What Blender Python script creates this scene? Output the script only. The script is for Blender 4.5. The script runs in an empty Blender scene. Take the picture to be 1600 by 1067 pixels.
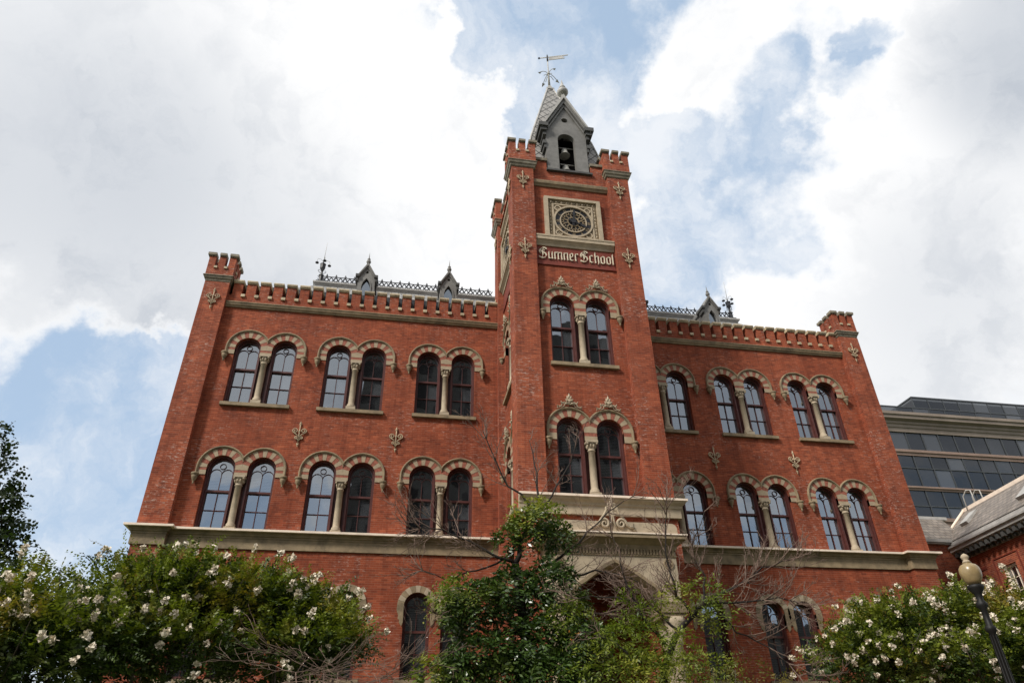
import bpy, math, random
from math import sin, cos, pi, radians, sqrt, atan2, acos
from mathutils import Vector, Matrix
from mathutils.geometry import tessellate_polygon
random.seed(7)
scn = bpy.context.scene
col = scn.collection

# ------------------------------------------------------------------ helpers
class MB:
    """collects faces, then links them as ONE mesh object"""
    def __init__(s): s.v = []; s.f = []; s.m = []; s.sm = []
    def add(s, vs, fs, mi=0, smooth=False):
        o = len(s.v); s.v += [tuple(v) for v in vs]
        for f in fs: s.f.append([i + o for i in f]); s.m.append(mi); s.sm.append(smooth)
    def build(s, name, mats, parent=None, loc=None):
        me = bpy.data.meshes.new(name)
        if loc is not None: s.v = [(a - loc[0], b - loc[1], c - loc[2]) for a, b, c in s.v]
        me.from_pydata(s.v, [], s.f)
        if not isinstance(mats, (list, tuple)): mats = [mats]
        for m in mats: me.materials.append(m)
        me.polygons.foreach_set('material_index', s.m)
        me.polygons.foreach_set('use_smooth', s.sm)
        me.update()
        o = bpy.data.objects.new(name, me); col.objects.link(o)
        if parent is not None:
            o.parent = parent
            if loc is None:
                pl = world_loc(parent)
                o.location = (-pl[0], -pl[1], -pl[2])
            else:
                pl = world_loc(parent); o.location = tuple(Vector(loc) - Vector(pl))
        elif loc is not None: o.location = loc
        return o
def world_loc(o):
    l = Vector((0, 0, 0))
    while o is not None: l += Vector(o.location); o = o.parent
    return l
def empty(name, loc, label, cat, group=None):
    o = bpy.data.objects.new(name, None); col.objects.link(o); o.location = loc
    o['label'] = label; o['category'] = cat
    if group: o['group'] = group
    return o
def tag(o, label=None, cat=None, group=None, kind=None):
    if label: o['label'] = label
    if cat: o['category'] = cat
    if group: o['group'] = group
    if kind: o['kind'] = kind
    return o

class Frame:
    def __init__(s, o, u, n): s.o = Vector(o); s.u = Vector(u).normalized(); s.n = Vector(n).normalized(); s.z = Vector((0, 0, 1))
    def p(s, u, v, w=0.0): return s.o + s.u * u + s.z * v + s.n * w

def fbox(mb, F, u0, u1, v0, v1, w0, w1, mi=0):
    P = [F.p(u, v, w) for w in (w0, w1) for v in (v0, v1) for u in (u0, u1)]
    mb.add(P, [(0, 2, 3, 1), (4, 5, 7, 6), (0, 1, 5, 4), (2, 6, 7, 3), (0, 4, 6, 2), (1, 3, 7, 5)], mi)
W0 = Frame((0, 0, 0), (1, 0, 0), (0, -1, 0))
def box(mb, x0, x1, y0, y1, z0, z1, mi=0): fbox(mb, W0, x0, x1, z0, z1, -y1, -y0, mi)

def plate(mb, F, outer, holes, w0, w1, mi=0, back=False, mr=None, outer_rim=True):
    """flat shape with holes: front at w1, rims down to w0"""
    loops = [outer] + holes
    flat = [p for l in loops for p in l]
    tris = tessellate_polygon([[Vector((a, b, 0)) for a, b in l] for l in loops])
    fr = [F.p(a, b, w1) for a, b in flat]
    fs = []
    for t in tris:
        a, b, c = [flat[i] for i in t]
        ar = (b[0]-a[0])*(c[1]-a[1]) - (b[1]-a[1])*(c[0]-a[0])
        if abs(ar) < 1e-9: continue
        fs.append(tuple(t) if ar > 0 else tuple(reversed(t)))
    mb.add(fr, fs, mi)
    if back: mb.add([F.p(a, b, w0) for a, b in flat], [tuple(reversed(f)) for f in fs], mi)
    for li, l in enumerate(loops):
        if li == 0 and not outer_rim: continue
        ar = sum(l[i][0]*l[(i+1) % len(l)][1] - l[(i+1) % len(l)][0]*l[i][1] for i in range(len(l)))
        ccw = ar > 0
        if li > 0: ccw = not ccw
        n = len(l)
        vs = [F.p(a, b, w1) for a, b in l] + [F.p(a, b, w0) for a, b in l]
        for i in range(n):
            j = (i+1) % n
            q = (i, i+n, j+n, j) if ccw else (i, j, j+n, i+n)
            mb.add([vs[k] for k in q], [(0, 1, 2, 3)], mi if mr is None else mr)

def arc(cu, cv, r, a0, a1, n):
    return [(cu + r*cos(radians(a0 + (a1-a0)*i/n)), cv + r*sin(radians(a0 + (a1-a0)*i/n))) for i in range(n+1)]

def loft(mb, rings, mi=0, closed=True, caps=True, smooth=False):
    n = len(rings[0]); o = len(mb.v)
    mb.v += [tuple(p) for r in rings for p in r]
    for i in range(len(rings)-1):
        for j in range(n if closed else n-1):
            k = (j+1) % n
            mb.f.append([o+i*n+j, o+i*n+k, o+(i+1)*n+k, o+(i+1)*n+j]); mb.m.append(mi); mb.sm.append(smooth)
    if caps and closed:
        mb.f.append([o+j for j in reversed(range(n))]); mb.m.append(mi); mb.sm.append(False)
        mb.f.append([o+(len(rings)-1)*n+j for j in range(n)]); mb.m.append(mi); mb.sm.append(False)

def bar2d(mb, F, pts, wd, w0, w1, mi=0, closed=False):
    """flat bar of width wd following 2d points, from depth w0 to w1"""
    n = len(pts); rings = []
    for i in range(n):
        if closed: a = pts[(i-1) % n]; b = pts[(i+1) % n]
        else: a = pts[max(i-1, 0)]; b = pts[min(i+1, n-1)]
        dx, dy = b[0]-a[0], b[1]-a[1]; L = math.hypot(dx, dy) or 1
        nx, ny = -dy/L*wd/2, dx/L*wd/2; x, y = pts[i]
        rings.append([F.p(x-nx, y-ny, w0), F.p(x-nx, y-ny, w1), F.p(x+nx, y+ny, w1), F.p(x+nx, y+ny, w0)])
    if closed: rings.append(rings[0])
    loft(mb, rings, mi, caps=not closed)

def tube(mb, pts, r, n=6, mi=0, r1=None, smooth=True):
    pts = [Vector(p) for p in pts]; m = len(pts); rings = []
    up = None
    for i, p in enumerate(pts):
        t = (pts[min(i+1, m-1)] - pts[max(i-1, 0)])
        if t.length < 1e-9: t = Vector((0, 0, 1))
        t.normalize()
        if up is None: up = t.orthogonal().normalized()
        up = (up - t*up.dot(t))
        if up.length < 1e-6: up = t.orthogonal()
        up.normalize(); b = t.cross(up)
        rr = r[i] if isinstance(r, (list, tuple)) else (r if r1 is None else r + (r1-r)*i/(m-1))
        rings.append([p + up*rr*cos(2*pi*k/n) + b*rr*sin(2*pi*k/n) for k in range(n)])
    loft(mb, rings, mi, smooth=smooth)

def lathe(mb, c, prof, n=16, mi=0, smooth=True):
    """prof: (radius, z) bottom to top"""
    rings = [[Vector((c[0] + r*cos(2*pi*k/n), c[1] + r*sin(2*pi*k/n), c[2] + z)) for k in range(n)] for r, z in prof]
    loft(mb, rings, mi, smooth=smooth)

def mold(mb, path, prof, closed=False, mi=0):
    """horizontal moulding: path of (x,y) walked with the OUTSIDE on the right, prof of (out, z)"""
    n = len(path); rings = []
    for i in range(n):
        P = Vector(path[i]).to_2d()
        def nrm(a, b):
            d = Vector((b[0]-a[0], b[1]-a[1])).normalized(); return Vector((d.y, -d.x))
        if closed or 0 < i < n-1:
            n1 = nrm(path[(i-1) % n], path[i]); n2 = nrm(path[i], path[(i+1) % n])
            m = n1 + n2; m = m / (m.dot(n1)) if m.length > 1e-6 else n1
        elif i == 0: m = nrm(path[0], path[1])
        else: m = nrm(path[-2], path[-1])
        rings.append([Vector((P.x + m.x*o, P.y + m.y*o, z)) for o, z in prof])
    if closed: rings.append(rings[0])
    loft(mb, [list(reversed(r)) for r in rings], mi, caps=not closed)

# ------------------------------------------------------------------ materials
def newmat(name):
    m = bpy.data.materials.new(name); m.use_nodes = True
    nt = m.node_tree; b = nt.nodes['Principled BSDF']
    return m, nt, b
class NT:
    def __init__(s, nt): s.nt = nt
    def n(s, t, **k):
        x = s.nt.nodes.new(t)
        for a, v in k.items():
            if a == 'ins':
                for i, val in v.items():
                    if isinstance(val, bpy.types.NodeSocket): s.nt.links.new(val, x.inputs[i])
                    else: x.inputs[i].default_value = val
            else: setattr(x, a, v)
        return x
    def math(s, op, a, b=None, c=None, clamp=False):
        x = s.n('ShaderNodeMath', operation=op, use_clamp=clamp)
        for i, v in enumerate((a, b, c)):
            if v is None: continue
            if isinstance(v, bpy.types.NodeSocket): s.nt.links.new(v, x.inputs[i])
            else: x.inputs[i].default_value = v
        return x.outputs[0]
    def mix(s, f, a, b, mode='MIX'):
        x = s.n('ShaderNodeMix', data_type='RGBA', blend_type=mode)
        for i, v in ((0, f), (6, a), (7, b)):
            if isinstance(v, bpy.types.NodeSocket): s.nt.links.new(v, x.inputs[i])
            else: x.inputs[i].default_value = (v if i == 0 else (*v, 1) if len(v) == 3 else v)
        return x.outputs[2]
    def noise(s, vec, scale, detail=3, rough=.55, lac=2):
        x = s.n('ShaderNodeTexNoise', ins={'Scale': scale, 'Detail': detail, 'Roughness': rough, 'Lacunarity': lac})
        if vec is not None: s.nt.links.new(vec, x.inputs['Vector'])
        return x.outputs['Fac']
    def ramp(s, fac, lo, hi):
        x = s.n('ShaderNodeMapRange', interpolation_type='SMOOTHSTEP', ins={'Value': fac, 'From Min': lo, 'From Max': hi})
        return x.outputs[0]
    def wallvec(s):
        """(along the wall, height) from world position, for walls of any heading close to x or y"""
        g = s.n('ShaderNodeNewGeometry'); sp = s.n('ShaderNodeSeparateXYZ', ins={0: g.outputs['Position']})
        sn = s.n('ShaderNodeSeparateXYZ', ins={0: g.outputs['True Normal']})
        ax = s.math('ABSOLUTE', sn.outputs[0]); ay = s.math('ABSOLUTE', sn.outputs[1])
        side = s.math('GREATER_THAN', ax, ay)
        u = s.math('ADD', s.math('MULTIPLY', sp.outputs[1], side), s.math('MULTIPLY', sp.outputs[0], s.math('SUBTRACT', 1.0, side)))
        v = s.n('ShaderNodeCombineXYZ', ins={0: u, 1: sp.outputs[2], 2: 0.0})
        return v.outputs[0], g.outputs['Position'], u, sp.outputs[2]

def simple(name, c, rough=.6, var=.18, scale=3.0, metal=0.0, spec=.35, bump=0.0, dirt=None):
    m, nt, b = newmat(name); N = NT(nt)
    g = N.n('ShaderNodeNewGeometry')
    f = N.noise(g.outputs['Position'], scale, 5, .65)
    lo = tuple(x*(1-var) for x in c); hi = tuple(min(1, x*(1+var)) for x in c)
    cc = N.mix(N.ramp(f, .3, .7), lo, hi)
    if dirt:
        f2 = N.noise(g.outputs['Position'], scale*.35, 6, .7)
        cc = N.mix(N.math('MULTIPLY', N.ramp(f2, .48, .7), dirt[3]), cc, dirt[:3])
    nt.links.new(cc, b.inputs['Base Color'])
    b.inputs['Roughness'].default_value = rough; b.inputs['Metallic'].default_value = metal
    b.inputs['Specular IOR Level'].default_value = spec
    if bump:
        bn = N.n('ShaderNodeBump', ins={'Strength': bump, 'Distance': .02, 'Height': f}); nt.links.new(bn.outputs[0], b.inputs['Normal'])
    return m

def brick_mat(name, c1, c2, mortar, pale=.35, bw=.21, bh=.075, msz=.009):
    m, nt, b = newmat(name); N = NT(nt)
    vec, pos, u, z = N.wallvec()
    br = N.n('ShaderNodeTexBrick', ins={'Vector': vec, 'Scale': 1.0, 'Mortar Size': msz*.55, 'Mortar Smooth': .5, 'Bias': 0.0,
        'Brick Width': bw, 'Row Height': bh, 'Color1': (*c1, 1), 'Color2': (*c2, 1), 'Mortar': (*mortar, 1)})
    br.offset = .5
    row = N.math('FRACT', N.math('DIVIDE', z, bh)); rl = N.math('MULTIPLY', N.math('LESS_THAN', row, .17), .5)
    rb = N.n('ShaderNodeTexBrick', ins={'Vector': vec, 'Scale': 1.0, 'Mortar Size': 0.0, 'Bias': 0.0, 'Brick Width': bw, 'Row Height': bh, 'Color1': (0, 0, 0, 1), 'Color2': (1, 1, 1, 1)})
    rnd = N.n('ShaderNodeSeparateColor', ins={0: rb.outputs[0]}).outputs[0]
    big = N.noise(pos, .35, 4, .6); mid = N.noise(pos, 1.6, 5, .7)
    st = N.n('ShaderNodeMapping', ins={'Vector': pos, 'Scale': (2.2, 2.2, .16)})
    streak = N.noise(st.outputs[0], 1.5, 5, .7)
    bb = N.mix(rl, br.outputs[0], mortar)
    bb = N.mix(N.math('MULTIPLY', N.math('GREATER_THAN', rnd, .88), .26), bb, (.10, .03, .022)); bb = N.mix(N.math('MULTIPLY', N.math('LESS_THAN', rnd, .10), .3), bb, (.42, .13, .065))
    c = N.mix(N.math('MULTIPLY', N.ramp(big, .38, .64), .7), bb, (.72, .66, .66), 'MULTIPLY')
    c = N.mix(N.math('MULTIPLY', N.ramp(mid, .38, .66), .7), c, (1.4, 1.36, 1.25), 'MULTIPLY')
    c = N.mix(N.math('MULTIPLY', N.ramp(streak, .46, .66), .45), c, (.48, .40, .42), 'MULTIPLY')
    # efflorescence: pale flecks of worn mortar gathered in patches
    fl = N.n('ShaderNodeMapping', ins={'Vector': vec, 'Scale': (3.5, 11, 1)})
    fleck = N.noise(fl.outputs[0], 1.5, 4, .75)
    patch = N.noise(pos, .55, 4, .65)
    fm = N.math('MULTIPLY', N.ramp(fleck, .52, .68), N.ramp(patch, .44, .60))
    c = N.mix(N.math('MULTIPLY', fm, pale), c, (.52, .40, .34))
    nt.links.new(c, b.inputs['Base Color'])
    b.inputs['Roughness'].default_value = .85; b.inputs['Specular IOR Level'].default_value = .2
    bn = N.n('ShaderNodeBump', ins={'Strength': .5, 'Distance': .01, 'Height': br.outputs['Fac']}); bn.invert = True
    nt.links.new(bn.outputs[0], b.inputs['Normal'])
    return m

M = {}
M['brick'] = brick_mat('red_brick', (.272, .062, .028), (.205, .047, .022), (.30, .122, .075), pale=.5)
M['brick_worn'] = brick_mat('worn_red_brick', (.282, .067, .032), (.21, .05, .025), (.31, .138, .088), pale=.8)
M['brick_arch'] = simple('rubbed_brick', (.27, .090, .058), .8, .3, 14)
M['brick_side'] = brick_mat('neighbour_brick', (.33, .075, .035), (.21, .045, .024), (.36, .25, .18), pale=.25)
M['stone'] = simple('sandstone', (.25, .188, .115), .75, .22, 3.5, bump=.25, dirt=(.11, .085, .055, .8))
M['stone_pale'] = simple('pale_sandstone', (.40, .325, .23), .75, .14, 4, bump=.15, dirt=(.26, .22, .16, .5))
M['stone_bright'] = simple('sunlit_bleached_ledge', (.80, .67, .55), .7, .12, 2)  # bleached stone, paled further so the ledge lips read as sunlit
M['coping'] = simple('weathered_coping', (.44, .36, .24), .7, .25, 4, dirt=(.15, .13, .09, .6))
M['coping_dark'] = simple('dark_lichened_coping', (.19, .165, .12), .75, .3, 5, dirt=(.40, .37, .3, .35))
M['voussoir'] = simple('cream_voussoir', (.345, .27, .18), .75, .12, 5, dirt=(.3, .24, .17, .4))
M['wood'] = simple('maroon_paint', (.085, .026, .022), .45, .2, 6, spec=.4)
M['slate'] = None
M['lead'] = simple('grey_lead', (.175, .17, .16), .55, .22, 2.2, dirt=(.14, .135, .125, .5))
M['lead_light'] = simple('pale_zinc', (.38, .37, .35), .5, .2, 2)
M['dark_lead'] = simple('dark_lead_trim', (.065, .065, .062), .55, .25, 3)
M['iron'] = simple('black_iron', (.02, .022, .028), .5, .2, 6)
M['bronze'] = simple('dull_gilt_iron', (.40, .31, .20), .6, .3, 9, dirt=(.12, .09, .06, .6))
M['pale_metal'] = simple('weathered_metal', (.42, .41, .38), .5, .15, 6)
M['dark_metal'] = simple('bell_bronze', (.34, .33, .30), .5, .2, 6)
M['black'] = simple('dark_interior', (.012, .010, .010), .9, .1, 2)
M['blind'] = simple('window_blind', (.42, .39, .36), .8, .1, 2)
M['clock_black'] = simple('clock_black', (.016, .016, .02), .5, .2, 4)
M['letter'] = simple('cream_lettering', (.66, .58, .44), .6, .08, 6)
M['panel_red'] = simple('painted_panel_red', (.17, .035, .022), .7, .2, 3)

def glass_mat(name, tint=(.8, .85, .9), base=.31, rough=.015, body=(.02, .022, .025), clear=.45):
    m, nt, b = newmat(name); N = NT(nt); nt.nodes.remove(b)
    out = nt.nodes['Material Output']
    g = N.n('ShaderNodeNewGeometry')
    wv = N.noise(g.outputs['Position'], 1.3, 2, .5)
    bn = N.n('ShaderNodeBump', ins={'Strength': .12, 'Distance': .02, 'Height': wv})
    gl = N.n('ShaderNodeBsdfGlossy', ins={'Color': (*tint, 1), 'Roughness': rough, 'Normal': bn.outputs[0]})
    tr = N.n('ShaderNodeBsdfTransparent', ins={'Color': (.75, .78, .78, 1)})
    df = N.n('ShaderNodeBsdfDiffuse', ins={'Color': N.mix(N.math('POWER', g.outputs['Random Per Island'], 5.0), body, tuple(x*6 + .03 for x in body))})
    m1 = N.n('ShaderNodeMixShader', ins={0: clear, 1: df.outputs[0], 2: tr.outputs[0]})
    fr = N.n('ShaderNodeFresnel', ins={'IOR': 1.5})
    fac = N.math('ADD', N.math('MULTIPLY', fr.outputs[0], 1.0), base, clamp=True)
    m2 = N.n('ShaderNodeMixShader', ins={0: fac, 1: m1.outputs[0], 2: gl.outputs[0]})
    nt.links.new(m2.outputs[0], out.inputs[0]); return m
M['glass'] = glass_mat('window_glass')
M['glass_office'] = glass_mat('tinted_office_glass', (.58, .60, .63), .06, .03, (.010, .011, .013), .12)

# slate with diamond courses on the spire, ordinary courses on the roofs
def slate_mat(name, diamond, c=(.20, .195, .185)):
    m, nt, b = newmat(name); N = NT(nt)
    vec, pos, u, z = N.wallvec()
    nz = N.noise(pos, 2.0, 5, .65)
    if diamond:
        k = 2.1
        a = N.math('FRACT', N.math('MULTIPLY', N.math('ADD', u, N.math('MULTIPLY', z, .85)), k))
        d = N.math('FRACT', N.math('MULTIPLY', N.math('SUBTRACT', u, N.math('MULTIPLY', z, .85)), k))
        la = N.math('LESS_THAN', a, .13); lb = N.math('LESS_THAN', d, .13)
        line = N.math('MAXIMUM', la, lb)
        tone = N.noise(pos, 9, 2, .5)
        cc = N.mix(N.ramp(tone, .3, .7), tuple(x*.85 for x in c), tuple(x*1.2 for x in c))
        cc = N.mix(line, cc, (.045, .045, .045))
    else:
        br = N.n('ShaderNodeTexBrick', ins={'Vector': vec, 'Scale': 1.0, 'Mortar Size': .012, 'Brick Width': .32, 'Row Height': .19,
            'Color1': (*[x*1.2 for x in c], 1), 'Color2': (*[x*.75 for x in c], 1), 'Mortar': (.05, .05, .048, 1)})
        st = N.n('ShaderNodeMapping', ins={'Vector': pos, 'Scale': (1.2, 1.2, .3)})
        cc = N.mix(N.math('MULTIPLY', N.ramp(N.noise(st.outputs[0], 2.2, 5, .7), .4, .68), .6), br.outputs[0], (.55, .5, .45), 'MULTIPLY')
    cc = N.mix(N.math('MULTIPLY', N.ramp(nz, .4, .7), .35), cc, (.6, .6, .6), 'MULTIPLY')
    nt.links.new(cc, b.inputs['Base Color']); b.inputs['Roughness'].default_value = .55; b.inputs['Specular IOR Level'].default_value = .3
    return m
M['slate_diamond'] = slate_mat('diamond_slate', True, (.30, .29, .275))
M['slate'] = slate_mat('roof_slate', False, (.29, .29, .285))
M['slate_old'] = slate_mat('weathered_brown_slate', False, (.24, .205, .175))
EXPOSURE = 0.0
BLUE = [(700, 0, 95, .8), (820, 70, 90, .66), (930, 40, 100, .62), (960, 150, 80, .6), (860, 190, 60, .6), (1085, 230, 60, .7), (1240, 130, 55, .5), (1386, 60, 30, .55), (1368, 135, 30, .5),
        (1110, 340, 120, .36), (1260, 330, 100, .42), (1030, 430, 80, .45), (60, 730, 160, .9), (210, 690, 130, .9), (130, 840, 160, .9), (280, 590, 50, .55), (1085, 30, 40, .3)]
WHITE = [(700, 130, 60, .5), (640, 60, 40, .3), (1100, 100, 90, .25), (300, 150, 260, .4), (500, 300, 260, .4), (1480, 200, 130, .5), (1330, 500, 160, .4), (120, 560, 110, .35), (900, 360, 90, .3), (1180, 330, 60, .3), (790, 130, 30, .5), (1060, 120, 60, .35)]
GREY = [(130, 420, 230, .48), (60, 120, 160, .12), (420, 400, 160, .15), (1630, 60, 90, .75), (1570, 540, 150, .40), (1480, 330, 120, .12), (40, 150, 150, .12)]
BLUE_BACK = [((-.215, -.93, .265), 6.5, .85), ((-.08, -.95, .26), 6, .6), ((.50, -.83, .24), 7, .8), ((.60, -.77, .23), 7, 1.0)]
GREY_BACK = [((.5, -.76, .42), 15, .9), ((-.12, -.87, .47), 9, .5), ((.25, -.8, .55), 12, .9)]
WHITE_BACK = [((-.2, -.86, .47), 9, .6), ((-.05, -.88, .47), 9, .6), ((.46, -.78, .43), 9, .5), ((.56, -.73, .4), 8, .5)]
# ================================================================== THE SCHOOL
school = empty('school_building', (0, 0, 0), 'red brick school building with crenellated roofline and tall central clock tower', 'building')
FW = Frame((0, 0, 0), (1, 0, 0), (0, -1, 0))
PW = .25                                    # how far pilasters stand proud
TX, TF, TB = 2.54, -4.08, .60               # tower half width, front, back
TI = 1.62
CY = (TF + TB)/2
FT = Frame((0, TF + PW, 0), (1, 0, 0), (0, -1, 0))
FTL = Frame((-TX + PW, CY, 0), (0, -1, 0), (-1, 0, 0))
FTR = Frame((TX - PW, CY, 0), (0, 1, 0), (1, 0, 0))
TSI = (TB - TF)/2 - .92                      # inner half width of the side panel
HR = .475; VR = .732; HO = .83; SP = .69

def opening(cx, zb, zc, z0, sp=SP, r=HR, n=18):
    a = sp - r
    return ([(cx - sp - r, zb), (cx + sp + r, zb)] + arc(cx + sp, z0, r, 0, 180, n) + [(cx + a, zc), (cx - a, zc)]
            + arc(cx - sp, z0, r, 0, 180, n))

def add_pane(mb, F, pts, w):
    """one light of glass, set very slightly out of true"""
    cu = sum(p[0] for p in pts)/len(pts); cv = sum(p[1] for p in pts)/len(pts)
    a = random.gauss(0, .006); b = random.gauss(0, .006)
    mb.add([F.p(x, y, w + a*(x-cu) + b*(y-cv)) for x, y in pts], [tuple(range(len(pts)))])

def sash_window(F, cx, zb, z0, r, parent, blind=.5, wd=-.12, fan=True, label=None):
    """round headed sash window: casing + sashes as the part, panes and blind as its sub-parts"""
    mb = MB(); d = wd
    out = [(cx - r, zb), (cx + r, zb)] + arc(cx, z0, r, 0, 180, 18)
    ri = r - .055
    inn = [(cx - ri, zb + .05), (cx + ri, zb + .05)] + arc(cx, z0, ri, 0, 180, 18)
    plate(mb, F, out, [inn], d - .3, d)
    rj = r - .10
    inn2 = [(cx - rj, zb + .10), (cx + rj, zb + .10)] + arc(cx, z0, rj, 0, 180, 18)
    out2 = [(cx - ri, zb + .05), (cx + ri, zb + .05)] + arc(cx, z0, ri, 0, 180, 18)
    plate(mb, F, out2, [inn2], d - .3, d - .10)
    H = z0 - zb; mr = zb + H*.655
    g = d - .16
    ru = zb + .10; bt = .019
    bar2d(mb, F, [(cx - rj, mr), (cx + rj, mr)], .07, g - .06, g + .05)
    bar2d(mb, F, [(cx, ru), (cx, mr - .035)], bt, g - .04, g)
    mid = (ru + mr)/2
    bar2d(mb, F, [(cx - rj, mid), (cx - bt/2, mid)], bt, g - .04, g + .001)
    bar2d(mb, F, [(cx + bt/2, mid), (cx + rj, mid)], bt, g - .04, g + .001)
    la = rj/2
    zs = z0 - .14
    bar2d(mb, F, [(cx, mr + .035), (cx, zs + .02)], bt, g - .02, g + .02)
    if fan:
        for s in (-1, 1):
            bar2d(mb, F, [(cx + s*la + la*cos(radians(a)), zs + la*sin(radians(a))) for a in range(0, 181, 15)], bt, g - .02, g + .024)
        cr = .10
        bar2d(mb, F, [(cx + cr*cos(radians(a)), z0 + .155 + cr*sin(radians(a))) for a in range(0, 360, 24)], bt, g - .02, g + .028, closed=True)
    w = mb.build('window', M['wood'], parent)
    if label: w['label'] = label
    pm = MB()
    for s in (-1, 1):
        u0, u1 = (cx - rj, cx) if s < 0 else (cx, cx + rj)
        add_pane(pm, F, [(u0, ru), (u1, ru), (u1, mid), (u0, mid)], g - .05)
        add_pane(pm, F, [(u0, mid), (u1, mid), (u1, mr), (u0, mr)], g - .05)
        if s < 0: add_pane(pm, F, [(u0, mr), (u1, mr)] + arc(cx, z0, rj, 90, 180, 9), g - .01)
        else: add_pane(pm, F, [(u0, mr), (u1, mr)] + arc(cx, z0, rj, 0, 90, 9), g - .01)
    pm.build('pane', M['glass'], w)
    top = z0 + r; 
    if blind > 0:
        bm_ = MB(); zz = top - .02; bot = top - (top - zb)*blind
        while zz > bot:
            a = [F.p(cx - rj, zz, g - .20), F.p(cx + rj, zz, g - .20), F.p(cx + rj, zz - .05, g - .16), F.p(cx - rj, zz - .05, g - .16)]
            bm_.add(a, [(0, 1, 2, 3)]); zz -= .055
        bm_.build('blind', M['blind'], w)
    return w

def hood(mb, F, cx, z0, zc, sp=SP, r0=VR, r1=HO, out=.085, mi=0):
    """double arched hood mould meeting in a valley"""
    prof = [(r0, 0), (r0, out*.45), (r0 + .022, out*.5), (r0 + .035, out*.9), (r0 + .06, out), (r1 - .01, out*.85), (r1, out*.4), (r1, 0)]
    for s in (-1, 1):
        rings = []
        rings.append([F.p(cx + s*(sp + r), zc, w) for r, w in prof])
        N_ = 24
        for i in range(N_ + 1):
            ring = []
            for r, w in prof:
                aend = math.acos(min(1, sp/r))
                a = aend + (pi - aend)*(1 - i/N_)       # from outer spring (pi) down to the valley... measured from the inner side
                ring.append(F.p(cx + s*(sp - r*cos(a)), z0 + r*sin(a), w) if False else F.p(cx + s*sp - s*r*cos(pi - a) * -1 * 1, z0 + r*sin(a), w) if False else F.p(cx + s*sp + s*r*(-cos(a)), z0 + r*sin(a), w))
            rings.append(ring)
        if s > 0: rings = [list(reversed(q)) for q in rings]
        loft(mb, rings, mi, smooth=False)

def voussoirs(mb, F, cx, z0, zc, sp=SP, r0=HR, r1=VR, n=13, w=.02, dep=-.26):
    for s in (-1, 1):
        c = cx + s*sp
        for i in range(n):
            a0, a1 = 180.0*i/n, 180.0*(i+1)/n
            g = .35
            arc_in = arc(c, z0, r0, a0 + g, a1 - g, 3); arc_out = arc(c, z0, r1, a0 + g*.7, a1 - g*.7, 3)
            arc_out = [((min(x, cx - .002) if s < 0 else max(x, cx + .002)), y) for x, y in arc_out]
            poly = arc_in + list(reversed(arc_out))
            plate(mb, F, poly[::-1] if False else poly, [], dep, w + (.006 if i % 2 == 0 else 0), mi=0 if i % 2 == 0 else 1)
        # springer blocks below the spring line
        h = (z0 - zc)
        us = sorted([c + s*r0, c + s*r1])
        fbox(mb, F, us[0], us[1], zc + .001, zc + h*.62, dep, w + .006, 0)
        fbox(mb, F, us[0], us[1], zc + h*.62, z0 - .002, dep, w, 1)
    a = sp - r0
    fbox(mb, F, cx - a, cx + a, zc + .001, zc + h*.45, dep, w + .008, 0)
    fbox(mb, F, cx - a, cx + a, zc + h*.45, zc + h*.8, dep, w + .002, 1)
    fbox(mb, F, cx - a, cx + a, zc + h*.8, z0 + .01, dep, w + .008, 0)
    # spandrel between the two rings under the valley
    pts = [(cx - a, z0 + .01), (cx + a, z0 + .01)]
    pts = [(cx - .07, z0 + .16), (cx - .03, z0 + .03), (cx + .03, z0 + .03), (cx + .07, z0 + .16), (cx, z0 + .24)]

def pendant(mb, F, u, z, s=1.0):
    c = F.p(u, z, .09*s + .01)
    lathe(mb, c, [(.0, -.36*s), (.028*s, -.34*s), (.03*s, -.30*s), (.018*s, -.28*s), (.055*s, -.24*s), (.085*s, -.15*s), (.095*s, -.10*s), (.075*s, -.08*s), (.115*s, -.06*s), (.125*s, -.02*s), (.11*s, .0)], 12)

def column(mb, F, u, zb, zc, w=-.06, r=.115):
    c = F.p(u, 0, w); H = zc - zb
    fbox(mb, F, u - r*1.55, u + r*1.55, zb, zb + .12, w - r*1.55, w + r*1.55)
    lathe(mb, (c.x, c.y, zb), [(r*1.5, .12), (r*1.5, .17), (r*1.25, .20), (r*1.35, .24), (r*1.1, .27), (r, .31), (r*.93, H - .36), (r*1.12, H - .35), (r*1.12, H - .325), (r*.95, H - .32), (r*1.0, H - .25), (r*1.35, H - .13), (r*1.55, H - .09)], 18)
    for k in range(8):                       # leaves and volutes of the capital
        a = k*pi/4 + pi/8
        q = Vector((c.x + cos(a)*r*1.25, c.y + sin(a)*r*1.25, zb + H - .20))
        lathe(mb, q, [(.0, -.05), (.022, -.03), (.034, .02), (.03, .06), (.0, .09)], 6)
    for sx in (-1, 1):
        for sy in (-1, 1):
            q = F.p(u + sx*r*1.35, zb + H - .115, w + sy*r*1.35)
            lathe(mb, q, [(.0, -.045), (.035, -.025), (.045, .0), (.035, .03), (.0, .045)], 8)
    fbox(mb, F, u - r*1.7, u + r*1.7, zc - .08, zc, w - r*1.7, w + r*1.7)

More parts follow.
